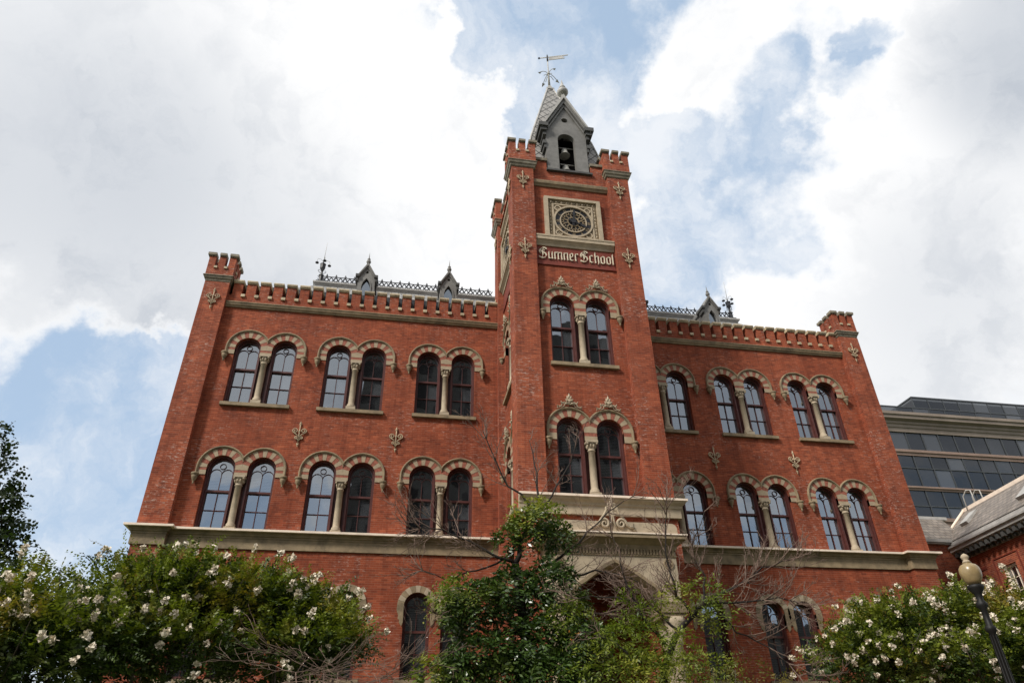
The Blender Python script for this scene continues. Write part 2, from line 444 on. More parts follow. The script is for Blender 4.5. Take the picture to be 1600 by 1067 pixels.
def crest(mb, F, u, z, s=1.0):
    """carved leaf crest sitting on the hood: scrolls, balls and upright leaves"""
    w = .10
    def leaf(u0, z0_, ang, L, wd):
        a = radians(ang); du, dz = cos(a), sin(a); pu, pz = -dz, du
        mb.add([F.p(u0, z0_, w), F.p(u0 + du*L*.45 + pu*wd, z0_ + dz*L*.45 + pz*wd, w + .02), F.p(u0 + du*L, z0_ + dz*L, w + .03),
                F.p(u0 + du*L*.45 - pu*wd, z0_ + dz*L*.45 - pz*wd, w + .02), F.p(u0 + du*L*.5, z0_ + dz*L*.5, w + .07),
                F.p(u0 + du*L*.45, z0_ + dz*L*.45, 0.0)],
               [(0, 4, 1), (1, 4, 2), (2, 4, 3), (3, 4, 0), (0, 1, 5), (1, 2, 5), (2, 3, 5), (3, 0, 5)])
    for a, L, wd, zz in ((90, .26, .062, .26), (66, .22, .055, .22), (114, .22, .055, .22), (40, .20, .055, .17), (140, .20, .055, .17), (75, .2, .05, .12), (105, .2, .05, .12), (18, .19, .05, .09), (162, .19, .05, .09), (90, .2, .07, .1)):
        leaf(u, z + zz*s, a, L*s, wd*s)
    for sx in (-1, 1):
        q = F.p(u + sx*.11*s, z + .12*s, .11); lathe(mb, q, [(0, -.05*s), (.04*s, -.03*s), (.052*s, 0), (.04*s, .03*s), (0, .05*s)], 8)
        pts = [F.p(u + sx*(.2 + .06*t + .07*cos(t*5))*s, z + (.10 - .05*t + .06*sin(t*5))*s, .09) for t in [i/10 for i in range(14)]]
        tube(mb, pts, .022*s, 5, r1=.012*s)
        tube(mb, [F.p(u + sx*x*s, z + y*s, .09) for x, y in ((.13, .19), (.22, .17), (.27, .06), (.35, -.02), (.42, -.03), (.44, -.07))], .026*s, 5, r1=.012*s)
        leaf(u + sx*.24*s, z + .1*s, 90 - sx*30, .13*s, .03*s)
        leaf(u + sx*.36*s, z - .02*s, 90 - sx*55, .11*s, .028*s)

def fleur(F, u, z, parent, s=1.0):
    """wrought tie-rod ornament: spear, two pairs of scrolls, lower arrow"""
    mb = MB(); w = .045
    tube(mb, [F.p(u, z - .42*s, w), F.p(u, z + .34*s, w)], .022*s, 6)
    def lozenge(zc, hw, hh, low):
        mb.add([F.p(u, zc + hh, w), F.p(u + hw, zc - low, w), F.p(u, zc - hh, w), F.p(u - hw, zc - low, w), F.p(u, zc, w + .04), F.p(u, zc, w - .03)],
               [(0, 4, 1), (1, 4, 2), (2, 4, 3), (3, 4, 0), (0, 1, 5), (1, 2, 5), (2, 3, 5), (3, 0, 5)])
    lozenge(z + .40*s, .052*s, .12*s, .02); lozenge(z - .44*s, .05*s, .10*s, -.05*s)
    for sx in (-1, 1):
        def spiral(cu, cz, R0, a0, turns, dirn, n=22):
            return [F.p(u + sx*(cu + R0*(1 - .78*i/n)*cos(a0 + dirn*turns*2*pi*i/n)), cz + R0*(1 - .78*i/n)*sin(a0 + dirn*turns*2*pi*i/n), w) for i in range(n+1)]
        tube(mb, [F.p(u + sx*.01, z - .12*s, w), F.p(u + sx*.10*s, z - .02*s, w), F.p(u + sx*.22*s, z + .06*s, w)] + spiral(.145*s, z + .12*s, .105*s, -.6, 1.35, 1), .021*s, 5)
        tube(mb, [F.p(u + sx*.01, z - .28*s, w), F.p(u + sx*.05*s, z - .2*s, w)] + spiral(.085*s, z - .15*s, .06*s, -.9, 1.2, 1, 14), .018*s, 5)
    lathe(mb, F.p(u, z + .1*s, w), [(0, -.06*s), (.035*s, -.03*s), (.04*s, 0), (.035*s, .03*s), (0, .06*s)], 8)
    fbox(mb, F, u - .02, u + .02, z - .02, z + .02, -.05, w)
    return mb.build('wall_ornament', M['bronze'], parent)

def window_pair(F, cx, zb, zc, zh, parent, crests=False, sill=True, blinds=(.5, .5), sp=SP):
    z0 = zh - HO
    for s, bl in ((-1, blinds[0]), (1, blinds[1])):
        sash_window(F, cx + s*sp, zb, z0, HR, parent, bl)
    mb = MB(); voussoirs(mb, F, cx, z0, zc, sp); vo = mb.build('window_arch', [M['voussoir'], M['brick_arch']], parent)
    mb = MB(); hood(mb, F, cx, z0, zc, sp); hd = mb.build('hood_mould', M['stone'], vo)
    for s in (-1, 1):
        mb = MB(); pendant(mb, F, cx + s*(sp + (VR + HO)/2), zc + .005, 1.12); mb.build('pendant', M['stone'], vo)
        if crests:
            mb = MB(); crest(mb, F, cx + s*sp, zh - .03, 1.0); mb.build('leaf_crest', M['stone_pale'], vo)
    mb = MB(); column(mb, F, cx, zb, zc); mb.build('column', M['stone_pale'], parent)
    # timber post filling the wall behind the column
    mb = MB(); fbox(mb, F, cx - (sp - HR) + .001, cx + (sp - HR) - .001, zb, zc - .002, -.42, -.24); mb.build('window_post', M['wood'], parent)
    if sill:
        mb = MB(); fbox(mb, F, cx - 1.24, cx + 1.24, zb - .13, zb, -.42, .12); mb.build('window_sill', M['stone'], parent)
    return opening(cx, zb, zc, z0, sp)

# levels
ZLb, ZLc, ZLh = 8.62, 10.56, 11.65
ZUb, ZUc, ZUh = 13.37, 15.46, 16.58
ZS0, ZS1 = 17.60, 17.84                     # string course below the parapet
holes_w = {-1: [], 1: []}
bl_low = {(-1, 3): (.45, .45), (-1, 2): (.42, .35), (-1, 1): (.0, .0), (1, 1): (.35, .35), (1, 2): (.35, .35), (1, 3): (.35, .35)}
bl_up = {(-1, 3): (1, 1), (-1, 2): (.7, .8), (-1, 1): (.4, .5), (1, 1): (.8, .9), (1, 2): (.9, .8), (1, 3): (.9, .7)}
AX = {-1: (0, 4.6455, 8.2067, 11.6691), 1: (0, 4.5393, 8.0869, 11.5448)}
GZb, GZs = 4.15, 6.35                       # ground floor windows: sill, spring
def ground_window(F, cx, parent, pair=False):
    """round window with a cushioned stone arch that runs down past the spring"""
    sash_window(F, cx, GZb, GZs, .44, parent, .85)
    mb = MB(); n = 11
    r0, r1 = .44, .66
    for i in range(n):
        a0, a1 = 180*i/n + .4, 180*(i+1)/n - .4
        plate(mb, F, arc(cx, GZs, r0, a0, a1, 3) + list(reversed(arc(cx, GZs, r1, a0, a1, 3))), [], -.26, .03 + .006*(i % 2), mi=i % 2)
    for s in (-1, 1):
        pts = [(r0, GZs), (r1, GZs), (r1 + .01, GZs - .12), (r1 - .06, GZs - .3), (r1 - .04, GZs - .38), (r1 - .10, GZs - .44), (r1 - .09, GZs - .52), (r0 + .04, GZs - .62), (r0, GZs - .5)]
        pts = [(cx + s*a, b) for a, b in pts]
        if s > 0: pts = pts[::-1]
        plate(mb, F, pts, [], -.26, .035, mi=0)
    mb.build('window_arch', [M['stone'], M['stone_pale']], parent)
    mb = MB(); fbox(mb, F, cx - .62, cx + .62, GZb - .14, GZb, -.40, .10); mb.build('window_sill', M['stone'], parent)
    return [(cx - .44, GZb), (cx + .44, GZb)] + arc(cx, GZs, .44, 0, 180, 16)

for s in (-1, 1):
    for i in (1, 2, 3):
        cx = s*AX[s][i]
        holes_w[s].append(window_pair(FW, cx, ZLb, ZLc, ZLh, school, sill=False, blinds=bl_low[(s, i)]))
        holes_w[s].append(window_pair(FW, cx, ZUb, ZUc, ZUh, school, blinds=bl_up[(s, i)]))
        for q in (-.62, .62): holes_w[s].append(ground_window(FW, cx + q, school))
    for i, j in ((1, 2), (2, 3)):
        fleur(FW, s*(AX[s][i] + AX[s][j])/2 + (.02 if s < 0 else 0), 12.26, school)

XP0, XP1 = 13.57, 14.52
for s in (-1, 1):
    mb = MB(); u0, u1 = sorted((s*2.2, s*XP0))
    plate(mb, FW, [(u0, 0), (u1, 0), (u1, 19.2 if False else 18.14), (u0, 18.14)], holes_w[s], -.42, 0, outer_rim=False)
    # end wall and back
    xe = s*(XP1 - .1)
    box(mb, min(xe, s*(XP1-.3)), max(xe, s*(XP1-.3)), .0, 13.0, 0, 18.3)
    mb.build('wall', M['brick'], school)
    mb = MB(); u0, u1 = sorted((s*XP0, s*XP1))
    fbox(mb, FW, u0, u1, 0, 18.62, -.9, PW); mb.build('corner_pilaster', M['brick_worn'], school)
    fleur(Frame((0, -PW, 0), (1, 0, 0), (0, -1, 0)), s*14.045, 17.78, school)
mb = MB(); box(mb, -14.4, 14.4, 12.8, 13.0, 0, 18.3); mb.build('wall', M['brick'], school)
# dark rooms behind the glass
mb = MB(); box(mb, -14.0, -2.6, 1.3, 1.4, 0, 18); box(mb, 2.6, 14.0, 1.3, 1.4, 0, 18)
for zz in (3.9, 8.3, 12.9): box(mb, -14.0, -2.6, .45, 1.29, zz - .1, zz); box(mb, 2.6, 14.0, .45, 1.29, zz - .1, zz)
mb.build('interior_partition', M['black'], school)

# string courses and cornices
def P_wing(s):                                # cornice path: right end first so that outside is on the right of travel
    pass
sc_prof = [(0, ZS0), (.06, ZS0), (.08, ZS0 + .05), (.12, ZS0 + .09), (.14, ZS0 + .17), (.16, ZS0 + .18), (.16, ZS1 - .02), (.12, ZS1), (0, ZS1)]
for s in (-1, 1):
    a, b = (-XP0, -TX) if s < 0 else (TX, XP0)
    mb = MB(); mold(mb, [(a, 0), (b, 0)], sc_prof); mb.build('string_course', M['stone'], school)
cz0, cz1 = 8.03, 8.62
c_prof = [(0, cz0), (.06, cz0), (.06, cz0 + .34), (.08, cz0 + .345), (.08, cz0 + .40), (.12, cz0 + .42), (.13, cz0 + .47), (.17, cz0 + .51), (.18, cz0 + .55), (.20, cz0 + .56), (.20, cz0 + .60), (-.20, cz1 - .03)]
for s in (-1, 1):
    pth = [(-XP1, 12.9), (-XP1, -PW), (-XP0, -PW), (-XP0, 0), (-TX - .0, 0)]
    if s > 0: pth = [(-x, y) for x, y in reversed(pth)]
    mb = MB(); mold(mb, pth, c_prof)
    o = mb.build('cornice', M['stone'], school)
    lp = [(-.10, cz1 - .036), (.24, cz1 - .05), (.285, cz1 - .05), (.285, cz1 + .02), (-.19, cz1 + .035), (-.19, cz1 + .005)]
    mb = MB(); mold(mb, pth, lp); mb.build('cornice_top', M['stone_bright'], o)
# plinth of the building (hidden by planting from here)
mb = MB(); mold(mb, [(-XP1, 12.9), (-XP1, -PW), (-XP0, -PW), (-XP0, 0), (-TX, 0)], [(0, 0), (.12, 0), (.12, 1.1), (.03, 1.25), (0, 1.25)])
mold(mb, [(TX, 0), (XP0, 0), (XP0, -PW), (XP1, -PW), (XP1, 12.9)], [(0, 0), (.12, 0), (.12, 1.1), (.03, 1.25), (0, 1.25)])
mb.build('plinth', M['stone'], school)

# crenellated parapet
def merlons(F, u0, u1, z0, z1, n, parent, gap=.16, dep=.38, w=.05, cop=.16, mat='brick', copmat='coping', over=.075, ends=True, slotsill=True, bridge=True):
    pitch = (u1 - u0 + (gap if ends else 0))/n
    for i in range(n):
        a = u0 + i*pitch; b = a + pitch - gap
        mb = MB(); fbox(mb, F, a, b, z0, z1 - cop, w - dep, w, 0)
        pr = [(w, z1 - cop), (w + .03, z1 - cop), (w + over*.75, z1 - cop*.72), (w + over, z1 - cop*.66), (w + over + .01, z1 - .05), (w + over*.8, z1 - .01), (w - dep/2, z1 + .02), (w - dep - over, z1 - .02), (w - dep - over, z1 - cop), (w - dep, z1 - cop)]
        rings = [[F.p(u, z, ww) for ww, z in pr] for u in (a - .02, b + .02)]
        loft(mb, rings, 1)
        m = mb.build('merlon', [M[mat], M[copmat]], parent)
        if slotsill and (i < n - 1 or not ends):
            mb2 = MB(); fbox(mb2, F, b + .0, b + gap, z0 - .10, z0 + .02, w - dep + .02, w + .07)
            mb2.build('slot_sill', M['coping'], parent)
for s in (-1, 1):
    u0, u1 = ((-XP0, -TX - .02) if s < 0 else (TX + .02, XP0))
    mb = MB(); fbox(mb, FW, u0, u1, 18.14, 18.20, -.36, .05); fbox(mb, FW, u0, u1, ZS1 + .003, 18.14, -.30, .05)
    pp = mb.build('parapet', M['brick'], school)
    merlons(FW, u0 + .13, u1, 18.20, 18.93, 21, pp, ends=True, dep=.5)
    mb = MB(); box(mb, u0, u1, .47, .50, 18.0, 19.10); mb.build('gutter_upstand', M['iron'], pp)
    mb = MB()  # sill of the first slot by the corner

# corner turrets (crenellated caps)
def turret(cx, cy, hw, zc0, zc1, zt, parent, slot=.62, name='turret', copm='coping_dark', mat='brick_worn', zslot=None):
    """corbelled cornice, brick block, three merlons a side"""
    mb = MB(); h = hw - .09
    sq = lambda a: [(cx - a, cy - a), (cx + a, cy - a), (cx + a, cy + a), (cx - a, cy + a)]
    zz = zc1; zs = zslot or (zt - slot)
    mold(mb, sq(h), [(-.05, zc0), (0, zc0), (.04, zc0 + .04), (.06, zc0 + .12), (.10, zc0 + .16), (.12, zc0 + .26), (.15, zc1 - .05), (.12, zc1), (-.05, zc1 + .01)], closed=True, mi=1)
    box(mb, cx - h - .02, cx + h + .02, cy - h - .02, cy + h + .02, zc0 - .3, zc0 - .005, 0) if False else None
    box(mb, cx - hw, cx + hw, cy - hw, cy + hw, zc1 + .004, zs, 0)
    t = mb.build(name, [M[mat], M['coping_dark']], parent)
    g = .13; mw = (2*hw - 2*g)/3
    for i in range(3):
        for j in range(3):
            if i == 1 and j == 1: continue
            x0 = cx - hw + i*(mw + g); y0 = cy - hw + j*(mw + g)
            mb = MB(); ti = .0
            box(mb, x0, x0 + mw, y0, y0 + mw, zs, zt - .16, 0)
            a0, a1 = (x0 - (.07 if i == 0 else .0), x0 + mw + (.07 if i == 2 else .0))
            b0, b1 = (y0 - (.07 if j == 0 else .0), y0 + mw + (.07 if j == 2 else .0))
            box(mb, a0, a1, b0, b1, zt - .12, zt, 1)
            box(mb, x0 - (.03 if i == 0 else -.0), x0 + mw + (.03 if i == 2 else 0), y0 - (.03 if j == 0 else 0), y0 + mw + (.03 if j == 2 else 0), zt - .16, zt - .12, 1)
            mb.build('merlon', [M[mat], M[copm]], t)
    for k in range(2):                        # little stone sills at the foot of the slots
        q = cx - hw + mw + k*(mw + g)
        qy = cy - hw + mw + k*(mw + g)
        for bb in ((q, q + g, cy - hw - .05, cy - hw + .1), (q, q + g, cy + hw - .1, cy + hw + .05), (cx - hw - .05, cx - hw + .1, qy, qy + g), (cx + hw - .1, cx + hw + .05, qy, qy + g)):
            mb = MB(); box(mb, *bb, zs - .08, zs + .015); mb.build('slot_sill', M['coping'], t)
    return t
for s in (-1, 1):
    turret(s*14.045, -.25 + .475 - .0, .53, 18.62, 18.93, 20.02, school, zslot=19.34)

# ---------------- the tower
tower_holes = {}
TUb, TUc, TUh = 13.85, 15.97, 17.18
TLb, TLc, TLh = 8.98, 10.90, 12.10
for F, key, cr in ((FT, 'f', True), (FTL, 'l', True), (FTR, 'r', True)):
    hs = []
    if key == 'f' or True:
        hs.append(window_pair(F, 0, TLb, TLc, TLh, school, crests=cr, sill=(key != 'f'), blinds=(.75, .7)))
    hs.append(window_pair(F, 0, TUb, TUc, TUh, school, crests=cr, blinds=(.33, .33)))
    tower_holes[key] = hs
mb = MB()
TI_s = TSI
plate(mb, FT, [(-TI, 8.0), (TI, 8.0), (TI, 23.1), (-TI, 23.1)], tower_holes['f'], -.42, 0, outer_rim=False)
plate(mb, FTL, [(-TI_s, 8.0), (TI_s, 8.0), (TI_s, 23.1), (-TI_s, 23.1)], tower_holes['l'], -.42, 0, outer_rim=False)
plate(mb, FTR, [(-TI_s, 8.0), (TI_s, 8.0), (TI_s, 23.1), (-TI_s, 23.1)], tower_holes['r'], -.42, 0, outer_rim=False)
box(mb, -TX + PW, TX - PW, TB - .5, TB - PW, 17.8, 23.1)
box(mb, -TX + .1, TX - .1, TF + PW + .6, .3, 23.05, 23.1)
mb.build('tower_wall', M['brick'], school)
for sx in (-1, 1):
    for sy, ya, yb in ((-1, TF, TF + .92), (1, TB - .92, TB)):
        xa, xb = sorted((sx*TI, sx*TX))
        mb = MB(); box(mb, xa, xb, ya, yb, 0 if sy < 0 else 0, 23.16); mb.build('tower_pilaster', M['brick_worn'], school)
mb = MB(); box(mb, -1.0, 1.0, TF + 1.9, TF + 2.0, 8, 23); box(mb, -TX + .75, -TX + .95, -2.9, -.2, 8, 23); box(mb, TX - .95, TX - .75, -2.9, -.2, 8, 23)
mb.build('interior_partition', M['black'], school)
# tower string course under the parapet
for F, h in ((FT, TI), (FTL, TSI), (FTR, TSI), (Frame((0, TB - PW, 0), (-1, 0, 0), (0, 1, 0)), TI)):
    pr = [(0, 22.40), (.05, 22.40), (.08, 22.47), (.13, 22.52), (.15, 22.62), (.15, 22.67), (.10, 22.70), (0, 22.70)]
    mb = MB(); loft(mb, [[F.p(u, z, w) for w, z in pr] for u in (-h, h)]); mb.build('string_course', M['stone'], school)
    mb = MB(); fbox(mb, F, -h, h, 22.703, 23.30, -.3, .06); pp = mb.build('parapet', M['brick_worn'], school)
    merl = ((-h + .13, -.98), (.98, h - .13)) if F is FT else None
    if F is FT:
        for a, b in merl:
            mb = MB(); fbox(mb, F, a, b, 23.30, 23.88, -.3, .06, 0); fbox(mb, F, a - .03, b + .03, 23.88, 24.02, -.34, .13, 1)
            mb.build('merlon', [M['brick_worn'], M['coping_dark']], pp)
        for a, b in ((-h, -h + .13), (h - .13, h)):
            mb = MB(); fbox(mb, F, a, b, 23.30, 23.38, -.3, .12); mb.build('slot_sill', M['coping'], pp)
    else:
        merlons(F, -h + .13, h - .0, 23.30, 24.02, 4, pp, gap=.16, dep=.36, w=.06, mat='brick_worn', copmat='coping_dark', ends=True)
for sx in (-1, 1):
    for yy in (TF + .47, TB - .47):
        turret(sx*2.08, yy, .57, 23.16, 23.50, 24.72, school, zslot=24.08)
FTP = Frame((0, TF, 0), (1, 0, 0), (0, -1, 0))
for sx in (-1, 1):
    fleur(FTP, sx*2.08, 22.42, school); fleur(FTP, sx*2.08, 18.75, school)
    for sy in (-1, 1):
        for zz in (22.42, 18.75):
            Fs = Frame((sx*TX, CY, 0), (0, sx, 0), (sx, 0, 0))
            fleur(Fs, sy*(TSI + .46), zz, school)

# ---------------- clocks on the front and the two sides
def clock(F, parent, cz=20.66):
    hw, z0, z1 = 1.19, 19.66, 21.76
    mb = MB()
    o = [(-hw, z0), (hw, z0), (hw, z1), (-hw, z1)]
    i1 = [(-hw + .16, z0 + .02), (hw - .16, z0 + .02), (hw - .16, z1 - .13), (-hw + .16, z1 - .13)]
    plate(mb, F, o, [i1], -.05, .16, 0)
    i2 = [(-hw + .33, z0 + .02), (hw - .33, z0 + .02), (hw - .33, z1 - .32), (-hw + .33, z1 - .32)]
    i3 = [(-hw + .40, z0 + .04), (hw - .40, z0 + .04), (hw - .40, z1 - .38), (-hw + .40, z1 - .38)]
    plate(mb, F, i1, [i2], -.05, .03, 2)
    plate(mb, F, i2, [i3], -.05, .09, 0)
    R = .80; czz = (z0 + .04 + z1 - .38)/2
    circ = [(R*cos(2*pi*k/40), czz + R*sin(2*pi*k/40)) for k in range(40)]
    # carved stops in the moulded border
    nb = 9
    for k in range(nb):
        t = -hw + .30 + (2*hw - .60)*k/(nb - 1)
        for zc_, sgn in ((z1 - .225, 1),):
            q = F.p(t, zc_, .05); lathe(mb, q, [(0, -.07), (.05, -.03), (.06, 0), (.045, .04), (0, .06)], 7, 0)
            tube(mb, [F.p(t + .05, zc_ - .06, .05), F.p(t + .1, zc_ + .02, .07), F.p(t + .14, zc_ + .06, .05)], .022, 5, 0)
        zz = z0 + .18 + (z1 - z0 - .6)*k/(nb - 1)
        for sx in (-1, 1):
            q = F.p(sx*(hw - .245), zz, .05); lathe(mb, q, [(0, -.06), (.045, -.03), (.055, 0), (.04, .04), (0, .06)], 7, 0)
            tube(mb, [F.p(sx*(hw - .19), zz + .05, .05), F.p(sx*(hw - .245), zz + .11, .07), F.p(sx*(hw - .30), zz + .05, .05)], .02, 5, 0)
    # spandrel ground with four roundels
    plate(mb, F, i3, [], -.05, .035, 0)
    fr = mb.build('clock_frame', [M['stone_pale'], M['stone'], M['coping']], parent)
    for sx in (-1, 1):
        for sz in (-1, 1):
            mb = MB(); c0 = (sx*.62, czz + sz*.66)
            bar2d(mb, F, [(c0[0] + .125*cos(2*pi*k/16), c0[1] + .125*sin(2*pi*k/16)) for k in range(16)], .05, .03, .09, closed=True)
            for k in range(5): 
                a = 2*pi*k/5; q = F.p(c0[0] + .05*cos(a), c0[1] + .05*sin(a), .05); lathe(mb, q, [(0, -.03), (.028, 0), (0, .03)], 6)
            mb.build('roundel', M['stone_pale'], fr)
    mb = MB(); plate(mb, F, circ, [], -.02, .05, 0)
    bar2d(mb, F, [(R*.99*cos(2*pi*k/40), czz + R*.99*sin(2*pi*k/40)) for k in range(40)], .07, .04, .12, 1, closed=True)
    bar2d(mb, F, [(.545*cos(2*pi*k/36), czz + .545*sin(2*pi*k/36)) for k in range(36)], .045, .04, .10, 1, closed=True)
    dial = mb.build('clock_dial', [M['clock_black'], M['stone_pale']], fr)
    # roman numerals as strokes on the dark ring
    mb = MB(); ROM = ['XII', 'I', 'II', 'III', 'IIII', 'V', 'VI', 'VII', 'VIII', 'IX', 'X', 'XI']
    for k, t in enumerate(ROM):
        wds = {'I': .05, 'V': .085, 'X': .085}; tot = sum(wds[c] for c in t); x = -tot/2; a = pi/2 - k*2*pi/12
        def put(px_, pz_):                    # numerals stand on the ring, heads outward
            er = (cos(a), sin(a)); et = (sin(a), -cos(a)); rr = .665
            return (er[0]*(rr + pz_) + et[0]*px_, czz + er[1]*(rr + pz_) + et[1]*px_)
        for c in t:
            w_ = wds[c]; cx_ = x + w_/2; x += w_; h = .065
            st = {'I': [((cx_, -h), (cx_, h))], 'V': [((cx_ - w_*.36, h), (cx_, -h)), ((cx_, -h), (cx_ + w_*.36, h))], 'X': [((cx_ - w_*.36, h), (cx_ + w_*.36, -h)), ((cx_ - w_*.36, -h), (cx_ + w_*.36, h))]}[c]
            for p0, p1 in st: bar2d(mb, F, [put(*p0), put(*p1)], .017, .05, .06)
    mb.build('numerals', M['bronze'], dial)
    mb = MB()                                  # pierced gilt tracery inside
    for k in range(12):
        a = 2*pi*k/12
        for r_ in (.46,): 
            cc = (r_*cos(a), czz + r_*sin(a)); bar2d(mb, F, [(cc[0] + .062*cos(2*pi*j/10), cc[1] + .062*sin(2*pi*j/10)) for j in range(10)], .03, .05, .085, closed=True)
        bar2d(mb, F, [(.40*cos(a + .26), czz + .40*sin(a + .26)), (.24*cos(a + .26), czz + .24*sin(a + .26))], .045, .05, .08)
        bar2d(mb, F, [(.50*cos(a + .12), czz + .50*sin(a + .12)), (.36*cos(a + .26), czz + .36*sin(a + .26)), (.50*cos(a + .40), czz + .50*sin(a + .40))], .028, .05, .075)
    bar2d(mb, F, [(.23*cos(2*pi*k/24), czz + .23*sin(2*pi*k/24)) for k in range(24)], .05, .05, .09, closed=True)
    mb.build('tracery', M['stone'], dial)
    for ang, L, wd in ((90 - 5, .66, .10), (90 - 115, .66, .11)):
        mb = MB(); a = radians(ang); u_ = Vector((cos(a), sin(a))); v_ = Vector((-sin(a), cos(a)))
        def q(s_, t_): return (u_.x*s_ + v_.x*t_, czz + u_.y*s_ + v_.y*t_)
        plate(mb, F, [q(-.22, -.05), q(.05, -.05), q(L*.45, -.02), q(L*.68, -wd*.62), q(L, 0), q(L*.68, wd*.62), q(L*.45, .02), q(.05, .05), q(-.22, .05)], [], .11, .13)
        mb.build('clock_hand', M['clock_black'], dial)
    mb = MB(); plate(mb, F, [(.11*cos(2*pi*k/16), czz + .11*sin(2*pi*k/16)) for k in range(16)], [], .05, .15); mb.build('clock_hub', M['clock_black'], dial)
    return fr
for F, h in ((FT, TI), (FTL, TSI), (FTR, TSI)):
    clock(F, school)
    pr = [(0, 19.16), (.05, 19.16), (.07, 19.25), (.16, 19.36), (.20, 19.38), (.20, 19.52), (.22, 19.53), (.22, 19.60), (.0, 19.72)]
    mb = MB(); loft(mb, [[F.p(u, z, w) for w, z in pr] for u in (-h + .02, h - .02)]); mb.build('clock_ledge', M['stone_pale'], school)
    mb = MB(); pr = [(0, 18.22), (.05, 18.22), (.05, 18.29), (.02, 18.30), (.02, 19.10), (0, 19.10)]
    loft(mb, [[F.p(u, z, w) for w, z in pr] for u in (-h + .03, h - .03)]); sb = mb.build('sign_panel', M['panel_red'], school)
    if F is FT: sign_panel = sb

# ---------------- blackletter inscription, written with a broad nib
NIB = radians(42)
def blackletter(mb, F, text, x0, z0, xh, w0, w1, width):
    T = xh*.155                                 # nib width
    def stroke(pts):
        nx, ny = cos(NIB)*T/2, sin(NIB)*T/2
        for i in range(len(pts) - 1):
            (ax, ay), (bx, by) = pts[i], pts[i+1]
            q = [(ax - nx, ay - ny), (ax + nx, ay + ny), (bx + nx, by + ny), (bx - nx, by - ny)]
            ar = sum(q[k][0]*q[(k+1) % 4][1] - q[(k+1) % 4][0]*q[k][1] for k in range(4))
            if abs(ar) < 1e-5: 
                e = T*.06; q = [(ax - nx + e, ay - ny - e), (ax + nx + e, ay + ny - e), (bx + nx - e, by + ny + e), (bx - nx - e, by - ny + e)]
                ar = sum(q[k][0]*q[(k+1) % 4][1] - q[(k+1) % 4][0]*q[k][1] for k in range(4))
            if ar < 0: q = q[::-1]
            wz = w1 + random.random()*.004
            plate(mb, F, [(x0 + x*1.0, z0 + y) for x, y in q], [], w0, wz)
    pen = [0.0]
    X = xh; d = T*.5
    def minim(x, top=None, foot=True):
        t = top or X
        stroke([(x - d*.7, t - d*1.1), (x, t - d*.4), (x, t - d*1.6)]); stroke([(x, t - d*1.0), (x, d*1.0)])
        if foot: stroke([(x, d*1.3), (x + d*.9, d*.5)])
    sx = X*.46
    def g_u(x): minim(x); minim(x + sx); stroke([(x + d*.5, d*.6), (x + sx - d, d*1.6)]); return x + sx
    def g_n(x): minim(x); minim(x + sx); stroke([(x + d*.4, X - d*1.6), (x + sx - d*.6, X - d*.5)]); return x + sx
    def g_m(x): g_n(x); minim(x + 2*sx); stroke([(x + sx + d*.4, X - d*1.6), (x + 2*sx - d*.6, X - d*.5)]); return x + 2*sx
    def g_o(x):
        stroke([(x, X - d*1.4), (x, d*1.2)]); stroke([(x + sx, X - d*1.4), (x + sx, d*1.2)])
        stroke([(x, X - d*1.6), (x + sx*.5, X - d*.2), (x + sx, X - d*1.5)]); stroke([(x, d*1.5), (x + sx*.5, d*.2), (x + sx, d*1.4)]); return x + sx
    def g_c(x):
        stroke([(x, X - d*1.4), (x, d*1.2)]); stroke([(x, X - d*1.6), (x + sx*.45, X - d*.3), (x + sx*.8, X - d*1.3)]); stroke([(x, d*1.5), (x + sx*.45, d*.3), (x + sx*.85, d*1.2)]); return x + sx*.8
    def g_e(x):
        g_c(x); stroke([(x + sx*.8, X - d*1.3), (x + sx*.75, X*.55), (x, X*.42)]); return x + sx*.8
    def g_r(x): minim(x); stroke([(x + d*.3, X - d*1.7), (x + sx*.5, X - d*.3), (x + sx*.8, X - d*1.2)]); return x + sx*.62
    def g_h(x):
        minim(x, X*1.45); stroke([(x + d*.4, X - d*1.6), (x + sx - d*.6, X - d*.5)]); stroke([(x + sx - d*.4, X - d*.9), (x + sx, X*.6), (x + sx, d*.4), (x + sx*.75, -d*2.2)]); return x + sx
    def g_l(x): minim(x, X*1.45); return x
    def g_S(x):
        W_ = X*1.0; Hh = X*1.45
        stroke([(x + W_*.98, Hh - d*2.2), (x + W_*.75, Hh - d*.4), (x + W_*.42, Hh - d*.2), (x + W_*.15, Hh*.86), (x + W_*.18, Hh*.66), (x + W_*.48, Hh*.56), (x + W_*.82, Hh*.46), (x + W_*.92, Hh*.26), (x + W_*.72, Hh*.07), (x + W_*.38, d*.2), (x + W_*.02, d*1.2), (x - W_*.06, d*2.8)])
        stroke([(x + W_*.52, Hh - d*1.8), (x + W_*.40, Hh*.55), (x + W_*.46, Hh*.30), (x + W_*.30, Hh*.14)])
        stroke([(x + W_*.02, Hh*.80), (x - W_*.06, Hh*.62), (x + W_*.06, Hh*.50)]); stroke([(x + W_*.06, Hh*.40), (x + W_*.2, Hh*.52)])
        stroke([(x + W_*.70, Hh*.80), (x + W_*.62, Hh*.68)])
        return x + W_*.9
    G = dict(u=g_u, n=g_n, m=g_m, o=g_o, c=g_c, e=g_e, r=g_r, h=g_h, l=g_l, S=g_S)
    x = X*.12
    adv = {'S': sx*.62}
    for ch in text:
        if ch == ' ': x += sx*.25; continue
        x = G[ch](x) + sx*.80
    # squeeze to the measured width
    used = x - sx*.80 + d
    f = width/used
    o = F.p(x0, 0, 0)
    for i, v in enumerate(mb.v):
        r_ = Vector(v) - o; uu = r_.dot(F.u)
        mb.v[i] = tuple(Vector(v) + F.u*(uu*f - uu))
